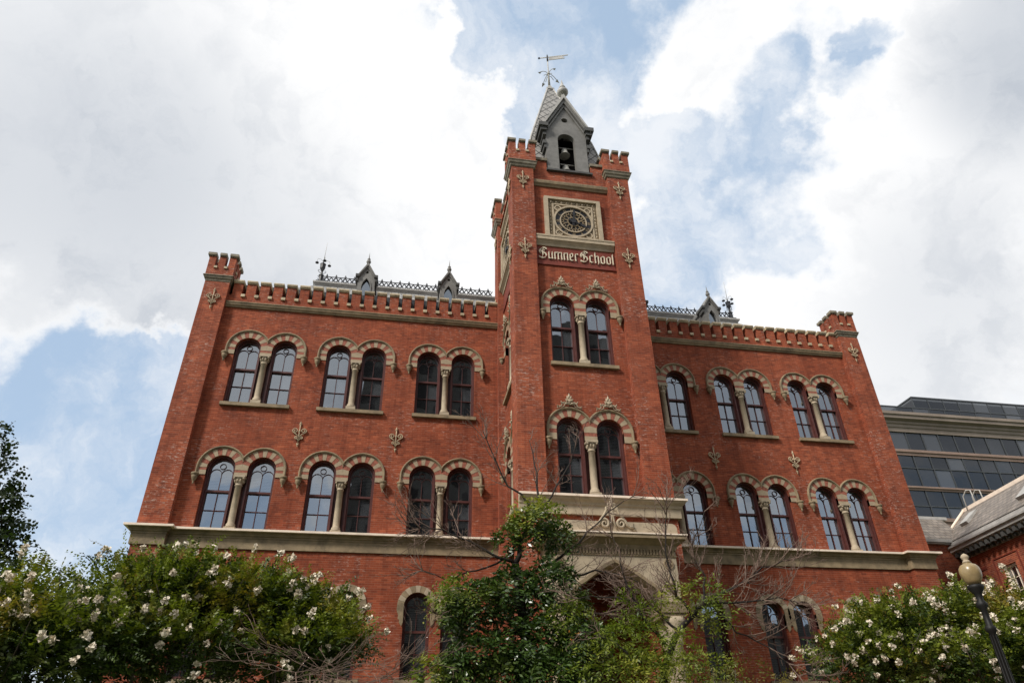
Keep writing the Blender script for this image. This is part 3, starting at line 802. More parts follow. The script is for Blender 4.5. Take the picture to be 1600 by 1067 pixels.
mb = MB(); blackletter(mb, FT, 'Sumner School', -1.50, 18.50, .37, .03, .075, 3.02)
mb.build('inscription', M['letter'], sign_panel)

# ---------------- stone portico band at the foot of the tower
PY = -5.1
mb = MB()
tpath = [(-TX - .01, TF), (TX, TF), (TX, TF + .9)]
mold(mb, tpath, [(0, 8.29), (.10, 8.29), (.10, 8.56), (.13, 8.58), (.15, 8.66), (.24, 8.74), (.26, 8.80), (.0, 8.86)])
o = mb.build('cornice', M['stone_pale'], school)
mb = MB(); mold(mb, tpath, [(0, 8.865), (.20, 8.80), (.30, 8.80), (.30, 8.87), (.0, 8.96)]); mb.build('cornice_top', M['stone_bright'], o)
mb = MB(); box(mb, -TX + .02, TX - .02, TF + .012, TF + .9, 7.4, 8.30); mb.build('tower_wall', M['brick'], school)
# block above the porch with rounded ends
mb = MB()
blk = [(-1.97, 7.44), (1.97, 7.44), (1.97, 7.62)] + [(1.97 - .16*(1 - cos(a)), 7.62 + .15*sin(a)) for a in [pi/2*i/6 for i in range(1, 7)]] + [(-1.97 + .16*(1 - cos(a)), 7.62 + .15*sin(a)) for a in [pi/2*i/6 for i in range(6, 0, -1)]] + [(-1.97, 7.62)]
FP = Frame((0, PY, 0), (1, 0, 0), (0, -1, 0))
plate(mb, FP, blk, [], TF - PY - .9 if False else -1.0, .10)
prt = mb.build('porch', M['stone_pale'], school)
mb = MB()                                     # scroll ornament on the block
def sp2(cu, cz, R, a0, turns, d_, n=26): return [(cu + R*(1 - .8*i/n)*cos(a0 + d_*turns*2*pi*i/n), cz + R*(1 - .8*i/n)*sin(a0 + d_*turns*2*pi*i/n)) for i in range(n + 1)]
fbox(mb, FP, -.62, .62, 7.46, 7.76, .10, .13)
for sx in (-1, 1):
    pts = [(.62, 7.58), (.50, 7.60), (.42, 7.66)] + sp2(.25, 7.68, .15, .4, 1.5, 1)
    tube(mb, [FP.p(sx*a, b, .17) for a, b in pts], .048, 6, r1=.026)
    tube(mb, [FP.p(sx*a, b, .16) for a, b in [(.36, 7.80), (.24, 7.95), (.16, 8.1)] + sp2(.10, 8.12, .075, .2, 1.3, 1, 16)], .038, 6, r1=.02)
    tube(mb, [FP.p(sx*a, b, .16) for a, b in ((.10, 7.55), (.05, 7.7), (.02, 7.9), (.0, 8.2))], .03, 5)
    tube(mb, [FP.p(sx*a, b, .16) for a, b in ((.12, 8.2), (.10, 8.28), (.03, 8.3), (.02, 8.38), (0, 8.46))], .028, 5, r1=.015)
    tube(mb, [FP.p(sx*a, b, .16) for a, b in ((.62, 7.50), (.66, 7.56), (.60, 7.60))], .04, 5)
lathe(mb, FP.p(0, 8.22, .15), [(0, -.08), (.06, -.03), (.07, .02), (.04, .08), (0, .14)], 8)
mb.build('scroll_ornament', M['stone_pale'], prt)
pth = [(-1.85, TF), (-1.85, PY), (1.85, PY), (1.85, TF)]
mb = MB(); mold(mb, pth, [(-.4, 7.02), (.04, 7.02), (.06, 7.12), (.16, 7.20), (.22, 7.24), (.30, 7.27), (.30, 7.37), (-.4, 7.38)]); lg = mb.build('porch_cornice', M['stone'], prt)
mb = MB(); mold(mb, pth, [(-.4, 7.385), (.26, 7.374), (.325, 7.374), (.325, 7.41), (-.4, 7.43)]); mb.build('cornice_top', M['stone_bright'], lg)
mb = MB(); n = 38
for k in range(n):
    u = -1.76 + 3.52*k/(n - 1); fbox(mb, FP, u - .028, u + .028, 6.86, 7.00, .0, .05)
n = 12
for k in range(n):
    y = .1 + .8*k/(n-1)
    for s in (-1, 1): box(mb, min(s*1.85, s*1.90), max(s*1.85, s*1.90), PY + y - .02, PY + y + .03, 6.86, 7.00)
fbox(mb, FP, -1.87, 1.87, 7.0, 7.018, -.9, .05); fbox(mb, FP, -1.87, 1.87, 6.82, 6.855, -.05, .03)
mb.build('dentil_band', M['stone'], prt)
# front wall with four-centred arch
def tudor(hw, zs, za, n=8):
    pts = []
    r = hw*.42
    right = [(hw - r + r*cos(t), zs + r*sin(t)) for t in [radians(68)*i/n for i in range(n+1)]]
    ex, ez = right[-1]
    right += [(ex*(1 - t), ez + (za - ez)*(1 - (1 - t)**1.25)) for t in [i/6 for i in range(1, 7)]]
    return right + [(-a, b) for a, b in reversed(right[:-1])]
mb = MB()
ar = tudor(1.26, 5.55, 6.60)
plate(mb, FP, [(-1.85, 5.58), (-1.26, 5.58)] + [(-a, b) for a, b in ar if True][:0] + list(reversed([(a, b) for a, b in ar if b > 5.58])) + [(1.26, 5.58), (1.85, 5.58), (1.85, 7.02), (-1.85, 7.02)], [], -.9, .0)
for s in (-1, 1): box(mb, min(s*1.85, s*1.50), max(s*1.85, s*1.50), PY + .9, TF - .003, 5.0, 7.0)
mb.build('porch_wall', M['stone_pale'], prt)
mb = MB()
bar2d(mb, FP, [(a*1.03, 5.58 + (b - 5.55)*1.03) for a, b in ar], .09, -.02, .05)
mb.build('arch_moulding', M['stone'], prt)
mb = MB()
for s in (-1, 1):
    bar2d(mb, FP, [(s*1.60 + .13*cos(2*pi*k/18), 6.62 + .13*sin(2*pi*k/18)) for k in range(18)], .03, -.01, .035, closed=True)
    for k in range(5): a = 2*pi*k/5; bar2d(mb, FP, [(s*1.60 + .05*cos(a) + .035*cos(2*pi*j/8), 6.62 + .05*sin(a) + .035*sin(2*pi*j/8)) for j in range(8)], .018, -.01, .025, closed=True)
    fbox(mb, FP, s*1.60 - .06, s*1.60 + .06, 6.05, 6.10, 0, .02)
    bar2d(mb, FP, [(s*1.60 - .06, 5.98), (s*1.60 - .07, 6.2), (s*1.60, 6.34), (s*1.60 + .07, 6.2), (s*1.60 + .06, 5.98)], .02, 0, .02)
    tube(mb, [FP.p(s*1.60, z_, .005) for z_ in (5.7, 5.95)], .012, 5)
    mb.build('carved_roundel', M['stone'], prt); mb = MB()
mb = MB()
for s in (-1, 1):
    pp_ = [(s*1.95, PY - .06), (s*1.16, PY - .06)] if s < 0 else [(s*1.16, PY - .06), (s*1.95, PY - .06)]
    a, b = sorted((s*1.18, s*1.93)); box(mb, a, b, PY - .08, PY + .95, 5.30, 5.58)
    box(mb, a + .04, b - .04, PY - .04, PY + .9, 5.20, 5.30)
    mb.build('impost', M['stone'], prt); mb = MB()
for s in (-1, 1):
    for yy in (PY + .2, PY + .75):
        mb = MB(); lathe(mb, (s*1.62, yy, 1.2), [(.24, 0), (.24, .12), (.20, .2), (.17, .3), (.155, 3.3), (.2, 3.34), (.16, 3.4), (.2, 3.6), (.27, 3.85), (.3, 4.0)], 20)
        mb.build('porch_column', M['stone_pale'], prt)
# deep porch: side walls, dark door recess, steps
mb = MB(); 
for s in (-1, 1): box(mb, min(s*1.5, s*1.2), max(s*1.5, s*1.2), TF + .0, TF + 2.4, 0, 7.3)
box(mb, -1.2, 1.2, TF + 2.3, TF + 2.4, 1.2, 7.3)
mb.build('porch_wall', M['brick'], prt)
mb = MB(); box(mb, -1.19, 1.19, TF - .0, TF + 2.29, 6.9, 7.0); mb.build('porch_ceiling', M['wood'], prt)
mb = MB(); plate(mb, Frame((0, TF + 2.25, 0), (1, 0, 0), (0, -1, 0)), [(-.9, 1.2), (.9, 1.2), (.9, 4.2)] + arc(0, 4.2, .9, 5, 175, 14) + [(-.9, 4.2)], [], -.04, 0)
mb.build('door', M['wood'], prt)
mb = MB()
for k in range(7): box(mb, -2.4, 2.4, PY - .4 - .32*(7 - k) + .32, TF, .17*k, .17*(k+1) + .002)
mb.build('entrance_steps', M['stone'], prt)
# hanging porch lantern, its amber glass lit
mb = MB(); c = (-1.00, TF + .1, 4.55)
tube(mb, [(c[0], c[1], 6.9), (c[0], c[1], c[2] + .62)], .012, 6)
lathe(mb, c, [(.05, -.06), (.15, 0), (.15, .03)], 8); lathe(mb, c, [(.21, .45), (.21, .48), (.05, .60), (.03, .66)], 8)
for k in range(8): a = 2*pi*k/8; tube(mb, [(c[0] + .145*cos(a), c[1] + .145*sin(a), c[2] + .02), (c[0] + .2*cos(a), c[1] + .2*sin(a), c[2] + .46)], .01, 4)
ln_ = mb.build('lantern', M['iron'], prt)
lampm, nt_, b_ = newmat('amber_glass'); b_.inputs['Base Color'].default_value = (.8, .35, .08, 1); b_.inputs['Emission Color'].default_value = (1, .42, .10, 1); b_.inputs['Emission Strength'].default_value = .55
mb = MB(); lathe(mb, c, [(.135, .03), (.19, .45)], 8, smooth=False); mb.build('lantern_glass', lampm, ln_)
# ---------------- belfry, spire, weathervane
FB = Frame((0, TF + PW - .02, 0), (1, 0, 0), (0, -1, 0))
mb = MB(); fbox(mb, FB, -1.0, 1.02, 23.302, 23.40, -1.0, .16, 1)
hole = [(-.385, 23.47), (.385, 23.47)] + arc(0, 25.45, .385, 0, 180, 14)
gab = [(-.92, 23.40), (.92, 23.40), (.92, 26.05), (0, 27.85), (-.92, 26.05)]
oc = [(.15*cos(2*pi*k/12), 26.75 + .15*sin(2*pi*k/12)) for k in range(12)]
plate(mb, FB, gab, [hole, oc], -.25, .0, 0)
for s in (-1, 1):
    a, b = sorted((s*.92, s*.70)); fbox(mb, FB, a, b, 23.40, 26.05, -2.2, -.251, 0)
    a, b = sorted((s*.92, s*.99)); fbox(mb, FB, a, b, 25.0, 25.12, -.5, .05, 1); fbox(mb, FB, a, s*.97 if s > 0 else b, 24.9, 25.0, -.5, .03, 1) if False else None
fbox(mb, FB, -.40, .40, 23.40, 23.47, -.3, .06, 1)
belfry = mb.build('belfry', [M['lead'], M['dark_lead']], school)
mb = MB(); box(mb, -.69, .69, TF + PW + .75, TF + PW + .8, 23.40, 26.4); mb.build('belfry_lining', M['black'], belfry)
# gable roof with deep moulded rakes
mb = MB()
def rake(mb, F, hw, ze, za, th, w0, w1, mi, over=0.0):
    for s in (-1, 1):
        p = [(0, za), (s*hw, ze), (s*hw, ze - th), (0, za - th*1.75)]
        if s > 0: p = p[::-1]
        plate(mb, F, p, [], w0, w1, mi, back=True)
rake(mb, FB, 1.12, 26.08, 28.36, .15, -2.4, .22, 1)
rake(mb, FB, 1.02, 26.03, 28.08, .15, -2.3, .14, 0)
rake(mb, FB, .90, 25.96, 27.80, .12, -.2, .07, 0)
for s in (-1, 1):                              # eave blocks
    a, b = sorted((s*1.26, s*.84)); fbox(mb, FB, a, b, 25.98, 26.20, -.9, .26, 2)
    a, b = sorted((s*1.18, s*.90)); fbox(mb, FB, a, b, 25.78, 25.977, -.9, .18, 2)
    a, b = sorted((s*1.06, s*.923)); fbox(mb, FB, a, b, 25.56, 25.777, -.7, .10, 2)
    a, b = sorted((s*1.08, s*.923)); fbox(mb, FB, a, b, 25.02, 25.22, -.6, .08, 2)
    a, b = sorted((s*1.02, s*.923)); fbox(mb, FB, a, b, 24.80, 25.017, -.6, .04, 2)
mb.build('belfry_roof', [M['lead'], M['lead_light'], M['dark_lead']], belfry)
mb = MB(); c = FB.p(0, 28.36, .08)
lathe(mb, c, [(.06, -.1), (.09, 0), (.08, .08), (.19, .10), (.265, .22), (.26, .34), (.17, .46), (.09, .50), (.16, .54), (.16, .60), (.10, .64), (.08, .8), (.0, 1.22)], 18)
mb.build('ball_finial', M['lead_light'], belfry)
for zz in (24.85, 23.80):
    mb = MB(); c = (0.0, TF + PW + .38, zz)
    lathe(mb, c, [(.24, 0), (.235, .04), (.19, .10), (.15, .22), (.14, .34), (.10, .40), (.03, .42), (.03, .50)], 18)
    tube(mb, [(-.69, c[1], zz + .5), (.69, c[1], zz + .5)], .03, 6)
    mb.build('bell', M['dark_metal'], belfry)
mb = MB()
def pyr(mb, cx, cy, levels, mi=0):
    rings = [[(cx - h, cy - h, z), (cx + h, cy - h, z), (cx + h, cy + h, z), (cx - h, cy + h, z)] for h, z in levels]
    loft(mb, rings, mi)
SY = CY
pyr(mb, 0, SY, [(1.42, 26.3), (.15, 31.55)])
for (h0, za), (h1, zb_) in (((2.0, 23.12), (1.72, 24.6)), ((1.72, 24.6), (1.42, 26.3))):   # lower part, left open in front for the bell chamber
    mb.add([(-h0, SY - h0, za), (h0, SY - h0, za), (h0, SY + h0, za), (-h0, SY + h0, za), (-h1, SY - h1, zb_), (h1, SY - h1, zb_), (h1, SY + h1, zb_), (-h1, SY + h1, zb_)], [(1, 2, 6, 5), (2, 3, 7, 6), (3, 0, 4, 7)])
    for s in (-1, 1): mb.add([(s*.8, SY - h0, za), (s*h0, SY - h0, za), (s*h1, SY - h1, zb_), (s*.8, SY - h1, zb_)], [(0, 1, 2, 3)])
spire = mb.build('spire', M['slate_diamond'], school)
mb = MB()
for sx in (-1, 1):
    for sy in (-1, 1):
        tube(mb, [(sx*h, SY + sy*h, z) for h, z in ((2.0, 23.15), (1.72, 24.6), (1.42, 26.3), (.15, 31.55))], .045, 6)
pyr(mb, 0, SY, [(.2, 31.5), (.2, 31.6), (.12, 31.62), (.08, 31.9)])
mb.build('hip_flashing', M['lead_light'], spire)
vane = empty('weathervane', (0, SY, 31.9), 'iron weathervane with swallow-tailed banner and compass arms on the spire tip', 'weathervane')
mb = MB(); tube(mb, [(0, SY, 31.9), (0, SY, 33.2), (0, SY, 34.55)], [.07, .035, .025], 8); lathe(mb, (0, SY, 32.9), [(.05, 0), (.09, .05), (.05, .1)], 10)
mb.build('mast', M['pale_metal'], vane)
mb = MB()
for k in range(4):
    a = k*pi/2 + .35; d = Vector((cos(a), sin(a), 0)); b = Vector((0, SY, 32.85))
    tube(mb, [b + Vector((0, 0, .12)), b + d*.16 + Vector((0, 0, .17)), b + d*.34 + Vector((0, 0, .10)), b + d*.50 + Vector((0, 0, -.06))], .018, 5)
    tube(mb, [b - Vector((0, 0, .1)), b + d*.16 + Vector((0, 0, -.02)), b + d*.3 + Vector((0, 0, -.22))], .016, 5)
    e = b + d*.54 + Vector((0, 0, -.12)); s_ = Vector((-d.y, d.x, 0))
    mb.add([e - s_*.09 - d*.06, e + d*.14 - Vector((0, 0, .1)), e + s_*.09 - d*.06, e + Vector((0, 0, .03)), e - Vector((0, 0, .05))], [(0, 1, 3), (1, 2, 3), (2, 0, 3), (1, 0, 4), (2, 1, 4), (0, 2, 4)])
mb.build('compass_arms', M['pale_metal'], vane)
mb = MB(); FV = Frame((0, SY, 34.15), (1, -.3, 0), (-.3, -1, 0))
bar2d(mb, FV, [(-.42, .22), (1.12, .22)], .05, -.015, .015); bar2d(mb, FV, [(-.05, -.02), (.92, -.02)], .04, -.015, .015)
plate(mb, FV, [(.08, .0), (.95, .0), (.80, .10), (1.05, .20), (.08, .20)], [], -.006, .006, back=True, mi=1)
lathe(mb, FV.p(-.45, .22, 0), [(0, -.06), (.05, -.03), (.06, 0), (.05, .03), (0, .06)], 10, 2)
lathe(mb, FV.p(0, .2, 0), [(.04, -.35), (.05, 0), (.045, .12), (0, .32)], 8, 2)
mb.build('banner', [M['pale_metal'], M['lead_light'], M['iron']], vane)

# ---------------- mansard roof, cresting, dormers, end masts
mb = MB()
ex, ey0, ey1, ez = 13.9, .42, 12.4, 18.25
rx, ry0, ry1, rz = 10.75, 3.45, 9.2, 21.62
A = [(-ex, ey0, ez), (ex, ey0, ez), (ex, ey1, ez), (-ex, ey1, ez)]; B_ = [(-rx, ry0, rz), (rx, ry0, rz), (rx, ry1, rz), (-rx, ry1, rz)]
loft(mb, [A, B_]); roof = mb.build('roof', M['slate'], school)
mb = MB(); mold(mb, [(-rx, ry0), (rx, ry0), (rx, ry1), (-rx, ry1)], [(-.3, rz - .1), (.10, rz - .1), (.16, rz), (.20, rz + .03), (.20, rz + .11), (.05, rz + .19), (-.3, rz + .21)], closed=True)
mb.build('ridge_curb', M['lead_light'], roof)
Fc = Frame((0, ry0 + .05, rz + .2), (1, 0, 0), (0, -1, 0))
for sd in (-1, 1):
    mb = MB(); u = 2.45
    while u < rx - .3:
        c_ = sd*u
        for a, b in (((c_ - .22, .05), (c_, .36)), ((c_, .36), (c_ + .22, .05)), ((c_ - .22, .36), (c_, .05)), ((c_, .05), (c_ + .22, .36))):
            bar2d(mb, Fc, [a, ((a[0]+b[0])/2 + .03*(1 if a[1] < b[1] else -1), (a[1]+b[1])/2), b], .042, -.015, .015)
        bar2d(mb, Fc, [(c_ + .10*cos(2*pi*j/10), .21 + .10*sin(2*pi*j/10)) for j in range(10)], .035, -.016, .016, closed=True)
        mb.add([Fc.p(c_ - .06, .40, 0), Fc.p(c_, .56, 0), Fc.p(c_ + .06, .40, 0), Fc.p(c_, .34, .02), Fc.p(c_, .34, -.02)], [(0, 3, 1), (3, 2, 1), (1, 4, 0), (2, 4, 1), (0, 4, 3), (3, 4, 2)])
        u += .44
    a, b = sorted((sd*2.3, sd*(rx - .2)))
    bar2d(mb, Fc, [(a, .04), (b, .04)], .045, -.014, .014); bar2d(mb, Fc, [(a, .37), (b, .37)], .035, -.0145, .0145)
    mb.build('ridge_cresting', M['iron'], roof)
for xc in (-8.32, -4.58, 4.62, 8.38):
    F = Frame((xc, 1.5, 0), (1, 0, 0), (0, -1, 0)); mb = MB()
    win = [(-.22, 19.0), (.22, 19.0), (.22, 20.35), (.17, 20.55), (.09, 20.70), (0, 20.80), (-.09, 20.70), (-.17, 20.55), (-.22, 20.35)]
    oc = [(.07*cos(2*pi*k/10), 21.14 + .07*sin(2*pi*k/10)) for k in range(10)]
    plate(mb, F, [(-.38, 18.6), (.38, 18.6), (.38, 20.80), (0, 21.48), (-.38, 20.80)], [win, oc], -.12, 0, 0)
    for s in (-1, 1):
        a, b = sorted((s*.38, s*.30)); fbox(mb, F, a, b, 18.6, 20.85, -2.2, -.121, 0)
    bar2d(mb, F, win[2:9], .05, -.02, .04, 0)
    bar2d(mb, F, [(-.22, 19.0), (-.22, 20.35)], .05, -.02, .04, 0); bar2d(mb, F, [(.22, 19.0), (.22, 20.35)], .05, -.02, .04, 0)
    fbox(mb, F, -.30, .30, 18.6, 21.0, -.5, -.45, 1)
    do = mb.build('dormer', [M['lead'], M['black']], roof)
    mb = MB(); rake(mb, F, .43, 20.88, 21.66, .09, -2.0, .10, 0); rake(mb, F, .40, 20.82, 21.52, .07, -1.8, .05, 0)
    for s in (-1, 1):
        a, b = sorted((s*.50, s*.33)); fbox(mb, F, a, b, 20.82, 20.95, -.6, .12, 1); a, b = sorted((s*.46, s*.383)); fbox(mb, F, a, b, 20.62, 20.817, -.4, .06, 1)
    c = F.p(0, 21.60, 0); lathe(mb, c, [(.03, -.05), (.04, .03), (.085, .07), (.11, .15), (.085, .22), (.035, .25), (.07, .28), (.07, .32), (.03, .35), (.02, .46), (0, .74)], 12, 0)
    mb.build('dormer_roof', [M['lead'], M['dark_lead']], do)
    mb = MB(); mb.add([F.p(a, b, -.10) for a, b in win], [tuple(range(len(win)))]); mb.build('pane', M['glass'], do)
for s in (-1, 1):
    x, y, z = s*(rx - .1), ry0 + .1, rz + .18
    mb = MB(); box(mb, x - .30, x + .30, y - .25, y + .35, z, z + .10, 0)
    lathe(mb, (x, y, z), [(.17, .1), (.15, .55), (.20, .60), (.20, .66), (.08, .74), (.07, .95), (.10, 1.05), (.19, 1.25), (.20, 1.55), (.23, 1.60), (.13, 1.66), (.05, 1.70), (.04, 1.85)], 8, 0, smooth=False)
    for k in range(4):
        a = k*pi/2 + .3; d = Vector((cos(a), sin(a), 0)); b = Vector((x, y, z + 1.0))
        tube(mb, [b + Vector((0, 0, -.2)), b + d*.18 + Vector((0, 0, -.12)), b + d*.30, b + d*.25 + Vector((0, 0, .1)), b + d*.17 + Vector((0, 0, .05))], .02, 5)
        tube(mb, [b + Vector((0, 0, .8)), b + d*.2 + Vector((0, 0, 1.0)), b + d*.42 + Vector((0, 0, .98)), b + d*.47 + Vector((0, 0, .9)), b + d*.46 + Vector((0, 0, .7))], .013, 5, 1)
        lathe(mb, b + d*.46 + Vector((0, 0, .6)), [(.13, 0), (.125, .05), (.05, .10), (.02, .13)], 10, 0)
        for q in (.25, .45): tube(mb, [(x + d.x*.12, y + d.y*.12, z + q), (x + d.x*.27, y + d.y*.27, z + q + .1)], .02, 4)
    S_ = .66
    mb.v = [(x + (a - x)*S_, y + (b_ - y)*S_, z + (c_ - z)*(.72)) for a, b_, c_ in mb.v]
    tube(mb, [(x, y, z + 1.3), (x + .03, y, z + 2.55)], .016, 6, 1, r1=.008)
    mb.build('ridge_end_ornament', [M['iron'], M['pale_metal']], roof)

# ================================================================== NEIGHBOURS
# slate roofed link wall and side wing on the right
ws = empty('side_wing', (22, 3, 0), 'lower red brick wing with weathered slate roof and bracketed eaves at right', 'building')
ws.location = (22, 3, 0)
mb = MB(); box(mb, 14.75, 22.3, 6.35, 6.8, 0, 11.05); mb.build('link_wall', M['brick_side'], ws)
mb = MB(); box(mb, 14.75, 22.3, 6.29, 6.348, 9.15, 9.25); mb.build('wall_band', M['panel_red'], ws)
mb = MB(); box(mb, 14.75, 22.25, 6.18, 6.40, 11.05, 11.12); box(mb, 14.75, 22.25, 6.10, 6.24, 11.122, 11.27); mb.build('gutter', M['lead_light'], ws)
mb = MB(); mb.add([(14.75, 6.24, 11.26), (22.6, 6.24, 11.26), (22.6, 7.4, 12.75), (14.75, 7.4, 12.75)], [(0, 1, 2, 3)])
lr = mb.build('link_roof', M['slate_old'], ws)
mb = MB(); box(mb, 14.75, 22.9, 7.35, 7.55, 12.70, 12.86); mb.build('ridge_cap', M['lead_light'], lr)
d0 = Vector((21.98, 6.4, 0)); dd = Vector((-.145, -.989, 0)).normalized(); LN = 12.0
FS = Frame(d0, dd, (-.989, .145, 0))
# frame u runs towards the viewer, w points out (left)
hs = [[(u, 6.0), (u + 1.0, 6.0), (u + 1.0, 9.35), (u, 9.35)] for u in (2.55, 5.6, 8.6)] + [[(1.05, 6.6), (1.5, 6.6), (1.5, 9.25), (1.05, 9.25)]]
mb = MB(); plate(mb, FS, [(-.3, 0), (LN, 0), (LN, 10.25), (-.3, 10.25)], hs, -.35, 0, outer_rim=False)
mb.build('wall', M['brick_side'], ws)
mb = MB()
for u in (2.55, 5.6, 8.6): 
    bar2d(mb, FS, [(u - .35, 5.6), (u - .35, 9.75), (u + 1.35, 9.75), (u + 1.35, 5.6)], .08, -.05, .03)
fbox(mb, FS, .95, 1.6, 9.5, 9.62, -.02, .03)
mb.build('brick_panel_edge', M['panel_red'], ws)
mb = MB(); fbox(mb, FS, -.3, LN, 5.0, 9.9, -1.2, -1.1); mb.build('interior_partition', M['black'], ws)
for (u, wdt, zb, zt) in [(2.55, 1.0, 6.0, 9.35), (5.6, 1.0, 6.0, 9.35), (8.6, 1.0, 6.0, 9.35), (1.05, .45, 6.6, 9.25)]:
    mb = MB(); plate(mb, FS, [(u, zb), (u + wdt, zb), (u + wdt, zt), (u, zt)], [[(u + .09, zb + .09), (u + wdt - .09, zb + .09), (u + wdt - .09, zt - .09), (u + .09, zt - .09)]], -.30, -.08)
    for k in (1, 2): bar2d(mb, FS, [(u + wdt*k/3, zb + .09), (u + wdt*k/3, zt - .09)], .03, -.2, -.17)
    for k in range(1, 6): bar2d(mb, FS, [(u + .09, zb + (zt-zb)*k/6), (u + wdt - .09, zb + (zt-zb)*k/6)], .03, -.2, -.168)
    wn = mb.build('window', M['stone_bright'], ws)
    mb = MB(); add_pane(mb, FS, [(u, zb), (u + wdt, zb), (u + wdt, zt), (u, zt)], -.21); mb.build('pane', M['glass'], wn)
mb = MB()
prof = [(-.3, 10.25), (.05, 10.25), (.08, 10.40), (.12, 10.42), (.45, 10.62), (.50, 10.64), (.52, 10.78), (.60, 10.82), (.60, 10.90), (.45, 10.92), (.42, 11.10), (.34, 11.12), (.32, 11.2), (-.3, 11.25)]
loft(mb, [[FS.p(u, z, w) for w, z in prof] for u in (LN, -.62)]); ev = mb.build('eaves_cornice', M['lead_light'], ws)
mb = MB(); u = 0.0
for k in range(30):
    u = -.1 + k*.40; fbox(mb, FS, u, u + .19, 10.36, 10.60, .05, .44); fbox(mb, FS, u + .02, u + .17, 10.26, 10.36, .04, .22)
mb.build('eaves_brackets', M['dark_lead'], ev)
mb = MB(); mb.add([FS.p(-.75, 11.18, .36), FS.p(LN, 11.18, .36), FS.p(LN, 13.1, -1.7), FS.p(-.75, 13.1, -1.7)], [(0, 1, 2, 3)])
mb.add([FS.p(-.75, 11.18, .34), FS.p(-.75, 13.1, -1.7), FS.p(-.75, 13.1, -1.9), FS.p(-.75, 11.0, -1.9)], [(0, 1, 2, 3)])
sr = mb.build('roof', M['slate_old'], ws)
mb = MB(); 
loft(mb, [[FS.p(u, z, w) for w, z in ((-1.6, 13.02), (-1.6, 13.2), (-1.95, 13.2), (-1.95, 13.02))] for u in (LN, -.85)])
tube(mb, [FS.p(-.78, 11.22, .36), FS.p(-.78, 13.15, -1.68)], .08, 6); mb.build('ridge_cap', M['stone_bright'], sr)
mb = MB(); 
Q = lambda u, t, h: FS.p(u, 11.18 + 1.92*t + h*.7, .36 - 2.06*t + h*.7)
for (u0, u1, t0, t1) in ((.35, .95, .38, .72), (5.0, 6.2, .25, .8)):
    mb = MB(); loft(mb, [[Q(u0, t0, -.02), Q(u1, t0, -.02), Q(u1, t1, -.02), Q(u0, t1, -.02)], [Q(u0, t0, .16), Q(u1, t0, .16), Q(u1, t1, .1), Q(u0, t1, .1)]])
    mb.build('roof_hatch', M['lead_light'], sr)
mb = MB()
for w_ in (0, .5): tube(mb, [FS.p(-.35, 13.0, -1.55 - w_), FS.p(-.35, 13.75, -1.60 - w_), FS.p(-.05, 13.98, -1.65 - w_), FS.p(.22, 13.9, -1.68 - w_), FS.p(.25, 13.1, -1.70 - w_)], .03, 6)
mb.build('ladder_rail', M['pale_metal'], sr)

# modern office block behind
of = empty('office_block', (60, 42, 0), 'modern office block with dark glass bands and pale stone strips behind the school', 'building')
OY = 35.0; OX0, OX1 = 36.0, 88.0
FO = Frame((0, OY, 0), (1, 0, 0), (0, -1, 0))
pale = simple('office_stone', (.23, .185, .15), .7, .12, .6, dirt=(.14, .11, .085, .5)); pink = simple('office_spandrel', (.24, .165, .13), .7, .12, .6)
mull = simple('dark_mullion', (.05, .055, .06), .4, .1, 2)
mb = MB(); box(mb, OX0, OX1, OY + .6, OY + 14, 0, 34.0); mb.build('core', M['black'], of)
bands = [(30.06, 32.1, None), (25.98, 29.4, 28.0), (22.70, 25.55, 23.9), (18.4, 21.9, 20.4), (14.2, 17.6, 16.0), (10, 13.4, 12.0)]
for (z0, z1, tr) in bands:
    mb = MB(); n = 26; pit = 1.965
    for k in range(n):
        u = 37.6 + k*pit
        if tr is None: add_pane(mb, FO, [(u, z0), (u + pit, z0), (u + pit, z1), (u, z1)], -.12)
        else:
            add_pane(mb, FO, [(u, z0), (u + pit, z0), (u + pit, tr), (u, tr)], -.12); add_pane(mb, FO, [(u, tr), (u + pit, tr), (u + pit, z1), (u, z1)], -.12)
    g = mb.build('window_band', M['glass_office'], of)
    mb = MB()
    for k in range(n + 1): fbox(mb, FO, 37.6 + k*pit - .045, 37.6 + k*pit + .045, z0, z1, -.14, -.02)
    if tr: fbox(mb, FO, 37.6, 37.6 + n*pit, tr - .05, tr + .05, -.14, -.025)
    mb.build('mullions', mull, g)
zs = [(29.4, 30.06), (25.55, 25.98), (21.9, 22.7), (17.6, 18.4), (13.4, 14.2)]
for z0, z1 in zs:
    mb = MB(); loft(mb, [[FO.p(u, z, w) for w, z in ((-.6, z0), (.02, z0), (.02, z0 + (z1-z0)*.45), (.16, z0 + (z1-z0)*.5), (.16, z1 - .06), (.05, z1), (-.6, z1))] for u in (OX0, OX1)])
    mb.build('spandrel', pink, of)
mb = MB()
loft(mb, [[FO.p(u, z, w) for w, z in ((-.6, 32.1), (.05, 32.1), (.05, 32.55), (.15, 32.6), (.15, 32.9), (.3, 33.0), (.3, 33.25), (.75, 33.4), (.75, 33.75), (.9, 33.8), (.9, 34.12), (-.6, 34.25))] for u in (OX0, OX1)])
mb.build('cornice', pale, of)
mb = MB(); 
for k in range(26): add_pane(mb, FO, [(37.6 + k*pit, 34.25), (37.6 + (k+1)*pit, 34.25), (37.6 + (k+1)*pit, 35.15), (37.6 + k*pit, 35.15)], .0)
g = mb.build('parapet_glazing', M['glass_office'], of)
mb = MB(); fbox(mb, FO, OX0, OX1, 35.1, 35.22, -.05, .06)
for k in range(27): fbox(mb, FO, 37.6 + k*pit - .04, 37.6 + k*pit + .04, 34.2, 35.1, -.03, .04)
mb.build('mullions', mull, g)
mb = MB(); FQ = Frame((0, OY + 1.6, 0), (1, 0, 0), (0, -1, 0)); ps = 51.3
